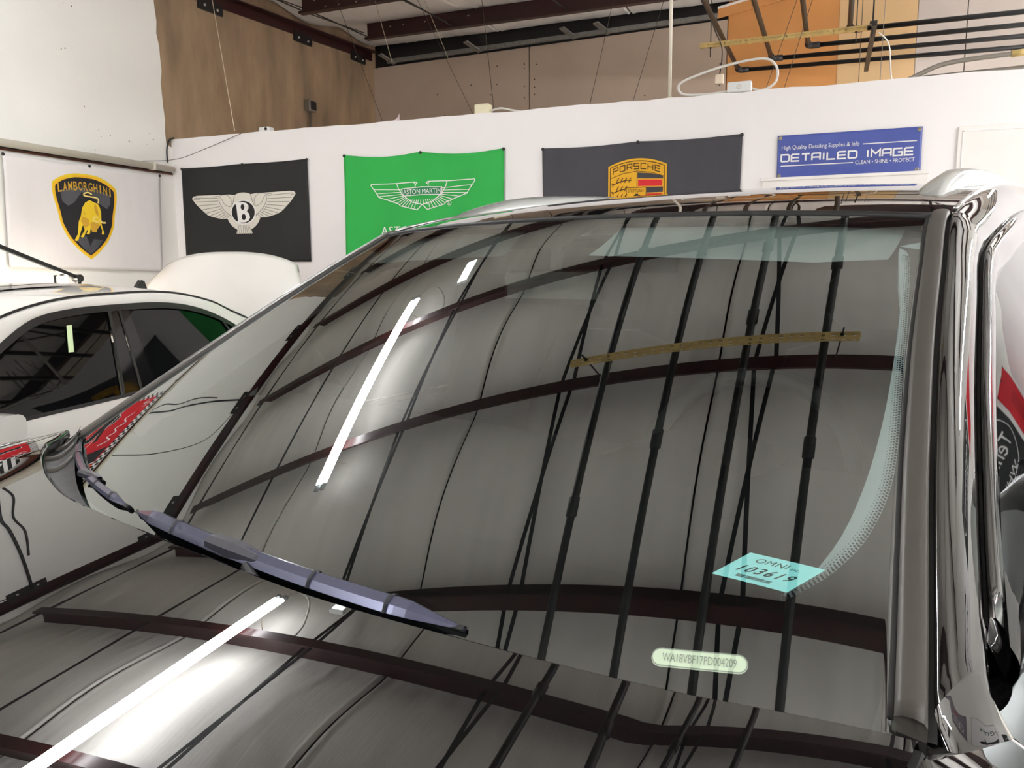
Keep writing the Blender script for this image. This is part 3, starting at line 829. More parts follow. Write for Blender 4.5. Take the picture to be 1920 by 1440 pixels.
obj('tail_and_horns', mb, pm('print_pale_gold',(236,208,120),.7), bl)

# ---- red racing banner with chequered border on the left wall (mirrored in hood and windshield)
qf = [(2.57,2.448),(4.085,2.448),(4.085,1.54),(2.57,1.54)]
t, fnf = flag('red racing banner with chequered border, seen mirrored in the dark car hood', 'left', qf, fab('banner_red', (196,22,34), .08), 6.0, amp=.010, sag=.004)
cw = 1.515/44; chh = .908/26
mw, mk = MB(), MB()
for i in range(44):
    for j in range(26):
        if i < 2 or i >= 42 or j < 2 or j >= 24:
            m = mw if (i+j) % 2 else mk
            a = 2.57+i*cw; b = 2.448-j*chh
            m.add([fnf(a,b,.004),fnf(a+cw,b,.004),fnf(a+cw,b-chh,.004),fnf(a,b-chh,.004)], [(0,1,2,3)])
obj('white_squares', mw, m_white, t); obj('black_squares', mk, m_pblack, t)
F_ = lambda off: (lambda a, b: fnf(a, b, off))
sy = obj('yellow_shield', MB().poly([[(2.78,2.36),(3.0,2.36),(3.0,2.22),(2.96,2.12),(2.89,2.05),(2.82,2.12),(2.78,2.22)]], F_(.005)), m_yel, t)
obj('shield_horse', MB().poly([[(2.84,2.15),(2.87,2.2),(2.86,2.26),(2.83,2.28),(2.87,2.31),(2.92,2.30),(2.95,2.27),(2.92,2.25),(2.95,2.2),(2.93,2.17),(2.91,2.21),(2.89,2.18),(2.88,2.13)]], F_(.006)), m_pblack, sy)
mb = MB(); mb.poly([[(3.02,2.36),(3.25,2.36),(3.16,2.05),(2.98,2.05)]], F_(.0045)); obj('black_slash', mb, m_pblack, t)
mb = MB(); stroke(mb, [(3.04,2.38),(2.94,2.02)], .014, F_(.007)); stroke(mb, [(2.7,1.98),(3.4,2.02),(3.9,2.0)], .01, F_(.005)); stroke(mb, [(2.7,1.80),(3.3,1.84),(3.7,1.83)], .008, F_(.005))
stroke(mb, spl([(3.3,2.18),(3.36,2.28),(3.42,2.20),(3.48,2.26),(3.55,2.2),(3.62,2.27),(3.7,2.2),(3.78,2.26)],5), .016, F_(.005))
stroke(mb, spl([(3.86,2.3),(3.93,2.34),(3.92,2.26),(3.98,2.3)],5), .012, F_(.005))
obj('white_streaks', mb, m_white, t)
car_ = [(3.35,1.90),(3.42,1.98),(3.6,1.99),(3.68,2.06),(3.78,2.06),(3.84,1.98),(3.95,1.97),(3.96,1.90),(3.9,1.86),(3.84,1.9),(3.5,1.9),(3.45,1.86),(3.4,1.9)]
c_ = obj('race_car', MB().poly([car_], F_(.006)), m_pblack, t)
mb = MB(); stroke(mb, car_, .008, F_(.007), closed=True); obj('race_car_outline', mb, m_white, c_)
mb = MB()
for y in (1.93,1.96,1.99): stroke(mb, [(2.68,y),(3.0,y+.01)], .008, F_(.005))
obj('yellow_streaks', mb, m_yel, t)
# ================================================================ FLAGS SEEN ONLY AS REFLECTIONS IN THE DOOR FRAME AND SIDE WINDOW
def rightmap(seed):
    return lambda a, b, off=0.0: (XR-.012-.004*mnoise.noise(Vector((a*2, b*2, seed)))-off, a, b)
def rflag(label, y0, y1, z0, z1, m, seed):
    f = rightmap(seed)
    t = thing('brand_flag', label, 'flag', f((y0+y1)/2, z0))
    obj('cloth', MB().grid(24, 16, lambda u, v: f(y1+(y0-y1)*u, z1+(z0-z1)*v), flip=True), m, t, smooth=True, solid=.0015)
    for u in (.01,.5,.99):
        obj('pin', MB().lathe([(0,-.006),(.012,-.006),(.014,0)], f(y1+(y0-y1)*u, z1-.01), 'x', 8), m_pin, t)
    return t, f
t, f = rflag('grey flag with four white rings on the right wall, mirrored in the door frame', .35, 1.85, 2.15, 3.05, fab('flag_mauve_grey', (128,120,128)), 21.)
mb = MB()
for k in range(4):
    stroke(mb, arc(1.475-k*.25, 2.68, .155, .155, 0, 354, 40), .03, lambda a, b: f(a, b, .004), closed=True)
obj('four_rings', mb, m_white, t)
mb = MB(); put_text(mb, 'Audi', 0, 0, .5, .16, lambda a, b: f(1.1-a, 2.34+b, .004), shear=.2, bold=.02); obj('red_lettering', mb, m_pred, t)
t, f = rflag('white flag with dark green lettering on the right wall, mirrored in the car door frame', 2.1, 3.6, 2.1, 3.0, fab('flag_white_b', (226,222,220), .03), 22.)
mb = MB(); put_text(mb, 'JAGUAR', 0, 0, 1.0, .2, lambda a, b: f(2.85-a, 2.38+b, .004), space=1.2, bold=.01); obj('lettering', mb, pm('print_dark_green', (14,58,44), .7), t)
leap = [(-.42,.02),(-.30,.10),(-.12,.13),(.06,.12),(.22,.20),(.36,.22),(.44,.17),(.38,.13),(.26,.12),(.30,.04),(.24,.02),(.16,.08),(-.02,.05),(-.18,.04),(-.30,-.04),(-.40,-.08),(-.34,.0)]
obj('leaping_cat', MB().poly([leap], lambda a, b: f(2.85-a, 2.66+b, .004)), m_pblack, t)
t, f = rflag('plain red flag on the right wall, mirrored in the car door frame', 5.25, 5.9, 2.0, 2.9, fab('flag_red_b', (200,22,36), .05), 23.)
obj('sewn_patch', MB().poly([[(5.45,2.7),(5.7,2.7),(5.7,2.45),(5.57,2.25),(5.45,2.45)]], lambda a, b: f(a, b, .004)), fab('flag_red_c', (176,18,30)), t)
t, f = rflag('black flag with white script on the right wall, mirrored in the side window', 3.7, 5.15, 2.2, 3.1, fab('flag_black_b', (26,26,27), .1), 24.)
mb = MB(); put_text(mb, 'Tennessee', 0, 0, .95, .16, lambda a, b: f(4.43-a, 2.65+b, .005), shear=.25); put_text(mb, 'WHISKEY', 0, 0, .7, .1, lambda a, b: f(4.43-a, 2.38+b, .005))
obj('script_lettering', mb, m_white, t)
mb = MB(); stroke(mb, arc(4.43,2.65,.62,.36,0,354,48), .012, lambda a, b: f(a, b, .004), closed=True); obj('oval_outline', mb, m_white, t)
# ================================================================ WHITE SEDAN
m_cwhite = pm('car_white_paint', (224,221,214), 0.25, var=.01, coat=1.0, ior=1.5)
m_glassd = pm('car_glass_dark', (5,6,6), 0.02, var=0.0, ior=1.35)
m_trimb = pm('car_trim_black', (18,17,17), 0.35, var=.1)
m_gloss = pm('car_gloss_black_trim', (10,9,9), 0.06, var=0.0)
m_tire = pm('tyre_rubber', (20,20,20), .8, var=.1, bump=.2)
m_rim = pm('wheel_alloy', (150,150,152), .3, metal=.9)
m_lamp_r = pm('tail_lamp_red', (120,10,14), .15)
m_lamp_c = pm('clear_lamp', (190,195,200), .1)
m_plast = pm('black_plastic', (24,24,25), .6, var=.15, bump=.1)
m_chrome = pm('chrome', (215,215,218), .08, metal=1.0, var=.0)

def wheel(root, x, y, r, side, wd=.24):
    """tyre, rim with five spokes and brake disc; side = +1 / -1 outward"""
    ti = obj('tyre', MB().lathe([(r*.68,-wd/2),(r*.95,-wd/2),(r,-wd/2+.03),(r,wd/2-.03),(r*.95,wd/2),(r*.68,wd/2)], (x,y,r), 'x', 40), m_tire, root, smooth=True)
    rm = obj('rim', MB().lathe([(r*.70,-wd/2),(r*.66,-wd/2+.02),(r*.64,0),(r*.66,wd/2-.02),(r*.70,wd/2)], (x,y,r), 'x', 40), m_rim, root, smooth=True)
    xo = x+side*(wd/2-.035)
    for k in range(5):
        a = 2*math.pi*k/5+.3
        for da in (-.13,.13):
            obj('spoke', MB().bar((xo,y+.05*math.cos(a),r+.05*math.sin(a)),(xo,y+r*.66*math.cos(a+da),r+r*.66*math.sin(a+da)),.03,.045,(1,0,0)), m_rim, rm)
    obj('hub_cap', MB().lathe([(0,side*.02),(.05,side*.015),(.06,0),(.06,-side*.03)], (xo,y,r), 'x', 20), m_plast, rm, smooth=True)
    obj('brake_disc', MB().lathe([(0,-.012),(r*.5,-.012),(r*.5,.012),(0,.012)], (x,y,r), 'x', 28), m_galv, rm)

sd = thing('white_sedan', 'white sedan with dark windows and raised trunk lid beside the left wall', 'car', (-3.949,2.535,0), rotz=R(9), world=False)
def sl(z): return .93-.42*max(0.0, z-.95)
def zbelt(s): return .945+.012*s
WT = [(-1.15,.935),(-.83,1.075),(-.507,1.235),(-.30,1.32),(-.071,1.353),(.184,1.362),(.568,1.36),(.831,1.33),(1.067,1.256),(1.29,1.13),(1.45,.985)]
RE = [(-1.40,.96),(-.95,1.145),(-.468,1.32),(-.15,1.385),(.196,1.408),(.689,1.406),(1.045,1.343),(1.217,1.27),(1.6,1.13),(2.1,1.03)]
def wt(s): return itp(s, WT)
def re_(s): return itp(s, RE)
# lower body sides
SS = [-2.42,2.78]
def half_w(s):
    return itp(s, [(-2.42,.62),(-2.3,.76),(-2.1,.86),(-1.8,.91),(-1.2,.935),(0,.94),(1.4,.935),(2.1,.9),(2.55,.82),(2.78,.70)])
def top_z(s):
    return itp(s, [(-2.42,.66),(-2.3,.72),(-2.1,.78),(-1.8,.84),(-1.4,.905),(-1.15,.93),(1.4,.965),(2.1,1.0),(2.55,1.0),(2.78,.96)])
def sect(s, sg):
    h = half_w(s); z = top_z(s)
    return [(sg*(h-.012), s, z), (sg*(h+.002), s, z-.03), (sg*(h+.018), s, z-.15), (sg*(h+.022), s, .62), (sg*(h+.012), s, .50), (sg*(h+.016), s, .42), (sg*(h-.01), s, .30), (sg*(h-.06), s, .21), (sg*.3, s, .19)]
for sg in (-1, 1):
    obj('body_side', MB().loft([sect(s, sg) for s in [SS[0]+(SS[-1]-SS[0])*i/60 for i in range(61)]], flip=(sg < 0)), m_cwhite, sd, smooth=True)
obj('front_bumper', MB().loft([[(x*.62, -2.42-.10*(1-x*x), z) for x in [-1+.1*i for i in range(21)]] for z in (.20,.35,.5,.6,.66)], flip=False), m_cwhite, sd, smooth=True)
obj('rear_bumper', MB().loft([[(x*.70, 2.78+.08*(1-x*x), z) for x in [-1+.1*i for i in range(21)]] for z in (.25,.4,.55,.7,.96)], flip=True), m_cwhite, sd, smooth=True)
obj('hood', MB().grid(20, 16, lambda u, v: ((2*u-1)*(half_w(-2.42+1.12*v)-.012), -2.42+1.12*v-.10*(1-(2*u-1)**2)*(1-v), top_z(-2.42+1.12*v)+.06*(1-(2*u-1)**2))), m_cwhite, sd, smooth=True)
obj('underbody', MB().box(-.86,.86,-2.3,2.7,.18,.26), m_plast, sd)
# trunk opening floor and rear panel
obj('trunk_floor', MB().box(-.6,.6,2.05,2.7,.55,.6), m_plast, sd)
for sg in (-1,1):
    obj('trunk_gutter', MB().loft([[(sg*(half_w(s)-.012),s,top_z(s)),(sg*.66,s,top_z(s)+.01),(sg*.62,s,top_z(s)-.06)] for s in (2.0,2.2,2.4,2.6,2.78)], flip=(sg>0)), m_cwhite, sd, smooth=True)
# greenhouse sides (white band above the windows)
for sg in (-1, 1):
    rows = []
    for i in range(61):
        s = -1.36+(2.05+1.36)*i/60
        z0 = max(wt(s), zbelt(s)-.0) if -1.15 <= s <= 1.45 else top_z(s)-.005
        z1 = max(re_(s), z0+.004)
        zz = [z0+(z1-z0)*k/4 for k in range(5)]
        rows.append([(sg*(sl(z)+.004*math.sin(math.pi*k/4)), s, z) for k, z in enumerate(zz)])
    obj('roof_side', MB().loft(rows, flip=(sg > 0)), m_cwhite, sd, smooth=True)
    # dark surround
    rows = []
    for i in range(61):
        s = -1.12+(1.43+1.12)*i/60
        z1 = wt(s)+.002; z0 = max(zbelt(s)-.01, z1-.032)
        rows.append([(sg*(sl(z)+.003), s, z) for z in (z0, z1)])
    obj('window_surround', MB().loft(rows, flip=(sg > 0)), m_trimb, sd)
    rows = [[(sg*(sl(z)+.005), s, z) for z in (zbelt(s)-.03, zbelt(s)+.004)] for s in [-1.15+.1*i for i in range(26)]]
    obj('belt_trim', MB().loft(rows, flip=(sg > 0)), m_trimb, sd)
    # glass panes by slanted edges: (s bottom, s top)
    def pane(nm, sb0, st0, sb1, st1, m, off, n=14):
        rows = []
        for i in range(n+1):
            f_ = i/n
            row = []
            for k in range(9):
                g = k/8
                # slanted column
                sb = sb0+(sb1-sb0)*f_; st = st0+(st1-st0)*f_
                sx = sb+(st-sb)*g
                zt = wt(st)-.02
                row.append((sg*(sl(zbelt(sb)+(zt-zbelt(sb))*g)+off), sx, zbelt(sb)+(max(zt,zbelt(sb)+.01)-zbelt(sb))*g))
            rows.append(row)
        return obj(nm, MB().loft(rows, flip=(sg > 0)), m, sd, smooth=True)
    fwn = pane('front_window', -1.10,-1.10, 0.02,.165, m_glassd, -.006, 24)
    pane('window_post', 0.02,.165, .038,.183, m_trimb, .004, 3)
    pane('pillar_cover', .038,.183, .15,.235, m_gloss, .0, 4)
    pane('window_post', .15,.235, .165,.25, m_trimb, .004, 3)
    pane('pillar_cover', .165,.25, .275,.31, m_gloss, .0, 4)
    pane('rear_window', .275,.31, 1.18,1.05, m_glassd, -.006, 24)
    pane('window_post', 1.18,1.05, 1.205,1.075, m_trimb, .002, 3)
    pane('quarter_window', 1.205,1.075, 1.42,1.42, m_glassd, -.006, 8)
    if sg > 0:
        def wp(s, z): return (sl(z)+.002, s, z)
        obj('window_sticker', MB().poly([[(-.185,1.167),(-.154,1.166),(-.098,1.284),(-.131,1.282)]], wp), pm('pale_green_sticker',(206,224,176),.6), fwn)
# roof skin with sunroof
def roofz(u, s): 
    c_ = itp(s, [(-.6,1.345),(-.2,1.44),(.2,1.462),(.7,1.46),(1.1,1.428),(1.5,1.37)])
    return c_-(c_-re_(s))*abs(u)**2.4
def rl(s): return sl(re_(s))
obj('roof', MB().grid(24, 40, lambda u, v: ((2*u-1)*rl(-.50+2.0*v), -.50+2.0*v, roofz(2*u-1, -.50+2.0*v))), m_cwhite, sd, smooth=True)
for sg in (-1,1):
    obj('roof_moulding', MB().tube([(sg*(rl(s)-.018), s, roofz(.96,s)+.003) for s in [-.55+.05*i for i in range(39)]], .006, 6), m_trimb, sd)
obj('sunroof', MB().grid(16, 14, lambda u, v: ((2*u-1)*.43, -.36+.85*v, roofz((2*u-1)*.43/.78, -.36+.85*v)+.006)), m_glassd, sd, smooth=True)
fin = [(1.26,0),(1.46,0),(1.455,.035),(1.43,.09),(1.405,.095),(1.35,.035)]
obj('antenna_fin', MB().slab(fin, lambda a,b:(.012,a,roofz(0,a)+b-.004), lambda a,b:(-.012,a,roofz(0,a)+b-.004)), m_trimb, sd, bevel=.004)
# windshield and rear screen
obj('windshield', MB().grid(16, 10, lambda u, v: ((2*u-1)*(.84+(rl(-.5)-.84)*v), -1.38+.88*v-.10*(1-(2*u-1)**2)*(1-.4*v), .955+(roofz(1,-.5)-.955)*v+.05*(1-(2*u-1)**2))), m_glassd, sd, smooth=True)
obj('rear_screen', MB().grid(16, 10, lambda u, v: (lambda x: (x*(rl(1.48)-.05+(.64-rl(1.48))*v), 1.48+.58*v+.08*(1-x*x)*v, roofz(x*.93,1.48)*(1-v)+(1.03+.03*(1-x*x))*v+.03*math.sin(math.pi*v)))(2*u-1)), m_glassd, sd, smooth=True)
for sg in (-1,1):
    obj('rear_pillar', MB().grid(6, 14, lambda u, v: (sg*((rl(1.48)-.05+(.64-rl(1.48))*v)*(1-u)+sl(re_(1.48+.6*v))*u), 1.48+.58*v, (roofz(.93,1.48)*(1-v)+1.03*v+.03*math.sin(math.pi*v))*(1-u)+re_(1.48+.6*v)*u), flip=(sg<0)), m_cwhite, sd, smooth=True)
    obj('tail_lamp', MB().box(sg*.62-.16,sg*.62+.16,2.70,2.84,.78,.93), m_lamp_r, sd, bevel=.03)
    obj('head_lamp', MB().box(sg*.66-.14,sg*.66+.14,-2.40,-2.2,.60,.70), m_lamp_c, sd, bevel=.03)
    for s in (-1.42, 1.56):
        wheel(sd, sg*.80, s, .335, sg)
    # door mirror
    mi = obj('door_mirror', MB().loft([[(sg*(.95+.20*u), -.86+.085*math.copysign(abs(math.cos(a))**.55,math.cos(a))+.02*u, .955+.062*math.copysign(abs(math.sin(a))**.6,math.sin(a))*(1-.15*u)) for a in [2*math.pi*k/16 for k in range(16)]] for u in (0,.15,.5,.85,1.0)], close=True, flip=(sg<0)), m_cwhite, sd, smooth=True)
    obj('mirror_cap_end', MB().poly([[(-.86+.02+.085*math.copysign(abs(math.cos(2*math.pi*k/16))**.55,math.cos(2*math.pi*k/16)), .955+.053*math.copysign(abs(math.sin(2*math.pi*k/16))**.6,math.sin(2*math.pi*k/16))) for k in range(16)]], lambda a,b:(sg*1.151,a,b)), m_cwhite, mi)
    obj('turn_signal', MB().box(sg*1.02-.09,sg*1.02+.10,-.955,-.87,.925,.945), m_lamp_c, mi, bevel=.006)
    obj('mirror_base', MB().box(min(sg*.90,sg*1.0),max(sg*.90,sg*1.0),-.90,-.82,.88,.91), m_trimb, mi, bevel=.008)
    obj('door_handle', MB().tube([(sg*.955,s,.80) for s in (.02,.08,.16,.22)],.013,8), m_cwhite, sd, smooth=True)
    obj('door_seam', MB().tube([(sg*(half_w(0)+.021),.06,z) for z in (.90,.75,.62,.5,.4)],.004,5), m_trimb, sd)
# raised trunk lid, outer face toward the windshield
def lid(u, v):
    x = 2*u-1
    wv = .62+.06*math.sin(math.pi*min(1,v*1.1))
    L = .74*(1-.16*abs(x)**2.6)
    d = L*v
    zz = 1.02+d*.93-.05*v*v
    yy = 2.20+d*.36+.09*math.sin(math.pi*v)*-.6+.06*x*x*(.3+v)
    return (x*wv*(1-.10*max(0,v-.75)*4*abs(x)**3), yy, zz)
ld = obj('trunk_lid', MB().grid(28, 20, lid, flip=True), m_cwhite, sd, smooth=True, solid=.05)
obj('lid_spoiler', MB().loft([[Vector(lid(u,.985))+Vector((0,dy,dz)) for dy,dz in ((-.03,.0),(-.02,.03),(.03,.035),(.05,-.02))] for u in [i/20 for i in range(21)]]), m_cwhite, ld, smooth=True)
for sg in (-1,1):
    obj('lid_hinge', MB().tube(spl([(sg*.55,2.12,.92),(sg*.55,2.20,1.05),(sg*.54,2.28,1.14)],4),.014,8), m_trimb, sd)

# ================================================================ LAMP STAND BEHIND THE SEDAN
t = thing('boom_light', 'black boom light stand with a lit LED bar by the left wall', 'work light', (-5.35,4.40,0))
obj('boom', MB().bar((-5.28,3.10,1.965),(-5.30,4.39,1.495),.028,.028), m_trimb, t)
obj('joint', MB().lathe([(0,-.03),(.03,-.03),(.03,.03),(0,.03)], (-5.30,4.395,1.49), 'x', 14), m_trimb, t)
obj('post', MB().bar((-5.30,4.395,1.50),(-5.30,4.42,.06),.03,.03), m_trimb, t)
obj('base', MB().lathe([(0,.05),(.06,.05),(.26,.012),(.26,0),(0,0)], (-5.30,4.42,0), 'z', 24), m_trimb, t, smooth=True)
m_bar = pm('work_light_glow', (255,240,215), .4, emit=((1.0,.90,.76), 36.0))
lb = obj('led_bar_housing', MB().box(-5.345,-5.325,4.225,4.245,1.10,1.515), m_trimb, t, bevel=.004)
obj('led_bar', MB().box(-5.362,-5.308,4.245,4.315,1.13,1.505), m_bar, lb)
obj('bar_bracket', MB().bar((-5.335,4.28,1.51),(-5.30,4.30,1.53),.02,.02), m_trimb, lb)
# ================================================================ DARK SUV (car coordinates: x = left side of the car, y = rearward, z up)
def coated(name, rgb, ior, rough=0.0, tint=None):
    """clear-coated dark paint / coated glass: glossy layer over a base, weighted by Fresnel"""
    m = bpy.data.materials.new(name); m.use_nodes = True
    nt = m.node_tree
    for n in list(nt.nodes): nt.nodes.remove(n)
    out = nt.nodes.new('ShaderNodeOutputMaterial')
    mix = nt.nodes.new('ShaderNodeMixShader')
    # Schlick Fresnel, the same from both sides of the sheet
    f0 = ((ior-1)/(ior+1))**2
    lw = nt.nodes.new('ShaderNodeLayerWeight'); lw.inputs['Blend'].default_value = 0.5
    pw = nt.nodes.new('ShaderNodeMath'); pw.operation = 'POWER'; pw.inputs[1].default_value = 5.0
    fr = nt.nodes.new('ShaderNodeMath'); fr.operation = 'MULTIPLY_ADD'; fr.inputs[1].default_value = 1-f0; fr.inputs[2].default_value = f0
    nt.links.new(lw.outputs['Facing'], pw.inputs[0]); nt.links.new(pw.outputs[0], fr.inputs[0])
    gl = nt.nodes.new('ShaderNodeBsdfGlossy'); gl.inputs['Roughness'].default_value = rough
    gl.inputs['Color'].default_value = (1,1,1,1)
    if tint:
        bs = nt.nodes.new('ShaderNodeBsdfTransparent'); bs.inputs['Color'].default_value = tint+(1,)
        gl.inputs['Color'].default_value = (.97,1,.985,1)
    else:
        bs = nt.nodes.new('ShaderNodeBsdfDiffuse')
        nz = nt.nodes.new('ShaderNodeTexNoise'); nz.inputs['Scale'].default_value = 400
        cr = nt.nodes.new('ShaderNodeValToRGB')
        c = lin(rgb)
        cr.color_ramp.elements[0].color = tuple(x*.8 for x in c)+(1,); cr.color_ramp.elements[1].color = tuple(x*1.2 for x in c)+(1,)
        nt.links.new(nz.outputs['Fac'], cr.inputs['Fac']); nt.links.new(cr.outputs['Color'], bs.inputs['Color'])
    nt.links.new(fr.outputs[0], mix.inputs['Fac']); nt.links.new(bs.outputs['BSDF'], mix.inputs[1]); nt.links.new(gl.outputs['BSDF'], mix.inputs[2])
    nt.links.new(mix.outputs['Shader'], out.inputs['Surface'])
    return m
m_apaint = coated('dark_metallic_paint', (13,12,12), 2.15)
m_wglass = coated('coated_windshield_glass', (0,0,0), 2.75, tint=(.90,1.0,.96))
m_inner = bpy.data.materials.new('glass_inner_face'); m_inner.use_nodes = True
m_inner.node_tree.nodes.remove(m_inner.node_tree.nodes['Principled BSDF'])
_t = m_inner.node_tree.nodes.new('ShaderNodeBsdfTransparent'); m_inner.node_tree.links.new(_t.outputs['BSDF'], m_inner.node_tree.nodes['Material Output'].inputs['Surface'])
m_satin = pm('satin_graphite_trim', (72,68,64), .42, var=.05, metal=.2)
m_rub = pm('rubber_seal', (12,12,12), .6)
m_cab = pm('cabin_dark', (7,7,7), .8, var=.1, spec=.04)
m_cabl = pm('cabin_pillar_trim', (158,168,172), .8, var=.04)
m_silver = pm('silver_mirror_cap', (178,182,180), .22, metal=.6, var=.02)
m_frit = pm('ceramic_frit', (5,5,5), .8, spec=.02)

ZC = CAMZ-.3277
G = dict(c0=.08976,a1=.59237,a2=-.06212,a3=-.04656,k=-.15523,kr=.02405,k2r=.08117,k4=.00127,k4r=-.08274,n1=-.0126)
H = dict(h0=.03402,h1=.0671,h2=-.02607,h3=-.00434,m0=-.06437,m1=.02709,m2=-.02326,m4=.04821,m4r=.01319,h4=.02267,n1=-.03105)
def gz(l, r):
    L = l*l
    return ZC+G['c0']+G['a1']*r+G['a2']*r*r+G['a3']*r**3+(G['k']+G['kr']*r+G['k2r']*r*r)*L+(G['k4']+G['k4r']*r)*L*L+G['n1']*l
def hz0(l, r):
    L = l*l
    a = max(abs(l)-.6, 0.0)
    return ZC+H['h0']+H['h1']*r+H['h2']*r*r+H['h3']*r**3+H['h4']*r**4+(H['m0']+H['m1']*r+H['m2']*r*r)*L+(H['m4']+H['m4r']*r)*L*L+H['n1']*l+.022*a-.388*a*a+.073*a*r
def hz(l, r):
    if r >= -.55: return hz0(l, r)
    d = r+.55
    return hz0(l, -.55)+(hz0(l,-.54)-hz0(l,-.55))/.01*d-.13*d*d*(1+.6*l*l)
LG = [(-.06,.759),(-.015,.749),(.04,.737),(.111,.721),(.197,.702),(.297,.682),(.403,.662),(.564,.636),(.714,.614),(.94,.610),(1.2,.605),(1.8,.595),(2.4,.575),(2.95,.54)]
def lg(r): return itp(r, LG)
def rb(l): return -.175+.2*l*l+.17*l**4-.03
def rt(l): return .650+.17*l*l
def glass_pt(u, v, dz=0.0, mu=1.0):
    r = .3; l = 0
    for _ in range(7):
        l = u*lg(r); r = rb(l)+(rt(l)-rb(l))*v
    return (l, r, gz(l, r)+dz)
au = thing('dark_suv', 'glossy dark SUV with mirror-like windshield and hood filling the foreground', 'car', (-.63556,.87349,0), rotz=-.30328, world=False)

# ---- windshield
wsm = MB().grid(120, 90, lambda u, v: glass_pt(2*u-1, v))
ws = obj('windshield', wsm, m_wglass, au, smooth=True)
ws.data.materials.append(m_inner)
md = ws.modifiers.new('solid', 'SOLIDIFY'); md.thickness = .005; md.offset = -1; md.material_offset = 1; md.material_offset_rim = 1
# ceramic frit band with dotted fade, on the inner face
FR = [(-.02,.60),(.02,.63),(.046,.651),(.081,.672),(.131,.688),(.205,.690),(.344,.664),(.484,.636),(.606,.606),(.62,.585)]
def fin(r): return itp(r, FR)
def fpt(l, r): return (l, r, gz(l, r)-.0065)
for sg in (-1, 1):
    rows = []
    for i in range(61):
        r = .03+(.62-.03)*i/60
        a = fin(r); b = max(lg(r)-.002, a+.002)
        rows.append([fpt(sg*(a+(b-a)*k/4), r) for k in range(5)])
    obj('frit_side', MB().loft(rows, flip=(sg>0)), m_frit, ws, smooth=True)
    mb = MB()
    for i in range(150):
        r = .035+.565*i/150
        dl = (fin(r+.004)-fin(r-.004))/.008
        for k in range(4):
            s = .0018*(1-k/4.6)
            rr = r+(.0014 if k % 2 else 0)
            c = sg*(fin(rr)-.0018-k*.0027)
            mb.add([fpt(c-s, rr), fpt(c, rr-s), fpt(c+s, rr), fpt(c, rr+s)], [(0,1,2,3)])
    obj('frit_dots', mb, m_frit, ws, kind='stuff')
def fb(l): return -.055+.165*l*l+.09*l**4
obj('frit_base', MB().grid(60, 6, lambda u, v: (lambda l: fpt(l, rb(l)+.002+(max(fb(l),rb(l)+.01)-rb(l))*v))((2*u-1)*.735)), m_frit, ws, smooth=True)
obj('frit_top', MB().grid(60, 4, lambda u, v: (lambda l: fpt(l, rt(l)-.002-(.018+.012*(abs(l)/.6)**6)*v))((2*u-1)*.606), flip=True), m_frit, ws, smooth=True)
obj('sensor_patch', MB().grid(10, 8, lambda u, v: fpt((2*u-1)*.085*(1-.3*v)-.02, rt(0)-.015-.10*v), flip=True), m_frit, ws, smooth=True)
# lot sticker
ST = [(.597,.063),(.664,.077),(.641,.041),(.573,.028)]
def stm(off):
    def f(a, b):
        p = [(ST[3][i]*(1-a)+ST[2][i]*a)*(1-b)+(ST[0][i]*(1-a)+ST[1][i]*a)*b for i in (0,1)]
        x, y, z = fpt(*p); return (x, y, z+.0004+off)
    return f
st = obj('lot_sticker', MB().grid(6, 4, stm(.0)), pm('sticker_teal', (148,212,216), .5, var=.02), ws)
m_ink = pm('sticker_ink', (24,40,44), .6)
mb = MB(); put_text(mb, '103619', .52, .42, .72, .25, stm(.0005), shear=.25, bold=.02, space=1.25); put_text(mb, 'OMNI', .42, .77, .42, .17, stm(.0005), space=1.1); put_text(mb, 'inc.', .74, .74, .12, .10, stm(.0005))
for i in range(22):
    a = .26+i*.021; wd = random.choice((.006,.010,.014))
    f = stm(.0005); mb.add([f(a,.10),f(a+wd,.10),f(a+wd,.20),f(a,.20)], [(0,1,2,3)])
obj('sticker_print', mb, m_ink, st)
# number plate label at the base of the glass
VC = [(.559,-.064),(.636,-.033)]
ax_ = Vector((VC[1][0]-VC[0][0], VC[1][1]-VC[0][1])); Lv = ax_.length; ax_.normalize(); ay_ = Vector((-ax_.y, ax_.x))
def vm(off):
    def f(a, b):
        p = Vector(VC[0])+ax_*(a*Lv)+ay_*(b*Lv)
        x, y, z = fpt(p.x, p.y); return (x, y, z+off)
    return f
pill = arc(.90,0,.095,.095,-90,90,8)+arc(.10,0,.095,.095,90,270,8)
vp = obj('vin_plate', MB().poly([pill], vm(.0012)), pm('plate_cream', (236,236,214), .5, var=.02), ws)
mb = MB(); stroke(mb, [(.5+(x-.5)*.985, y*.9) for x, y in pill], .012, vm(.0016), closed=True); put_text(mb, 'WA18VBF17PD004209', .5, 0, .76, .085, vm(.0016))
obj('plate_print', mb, pm('plate_grey_ink', (150,150,140), .5), vp)

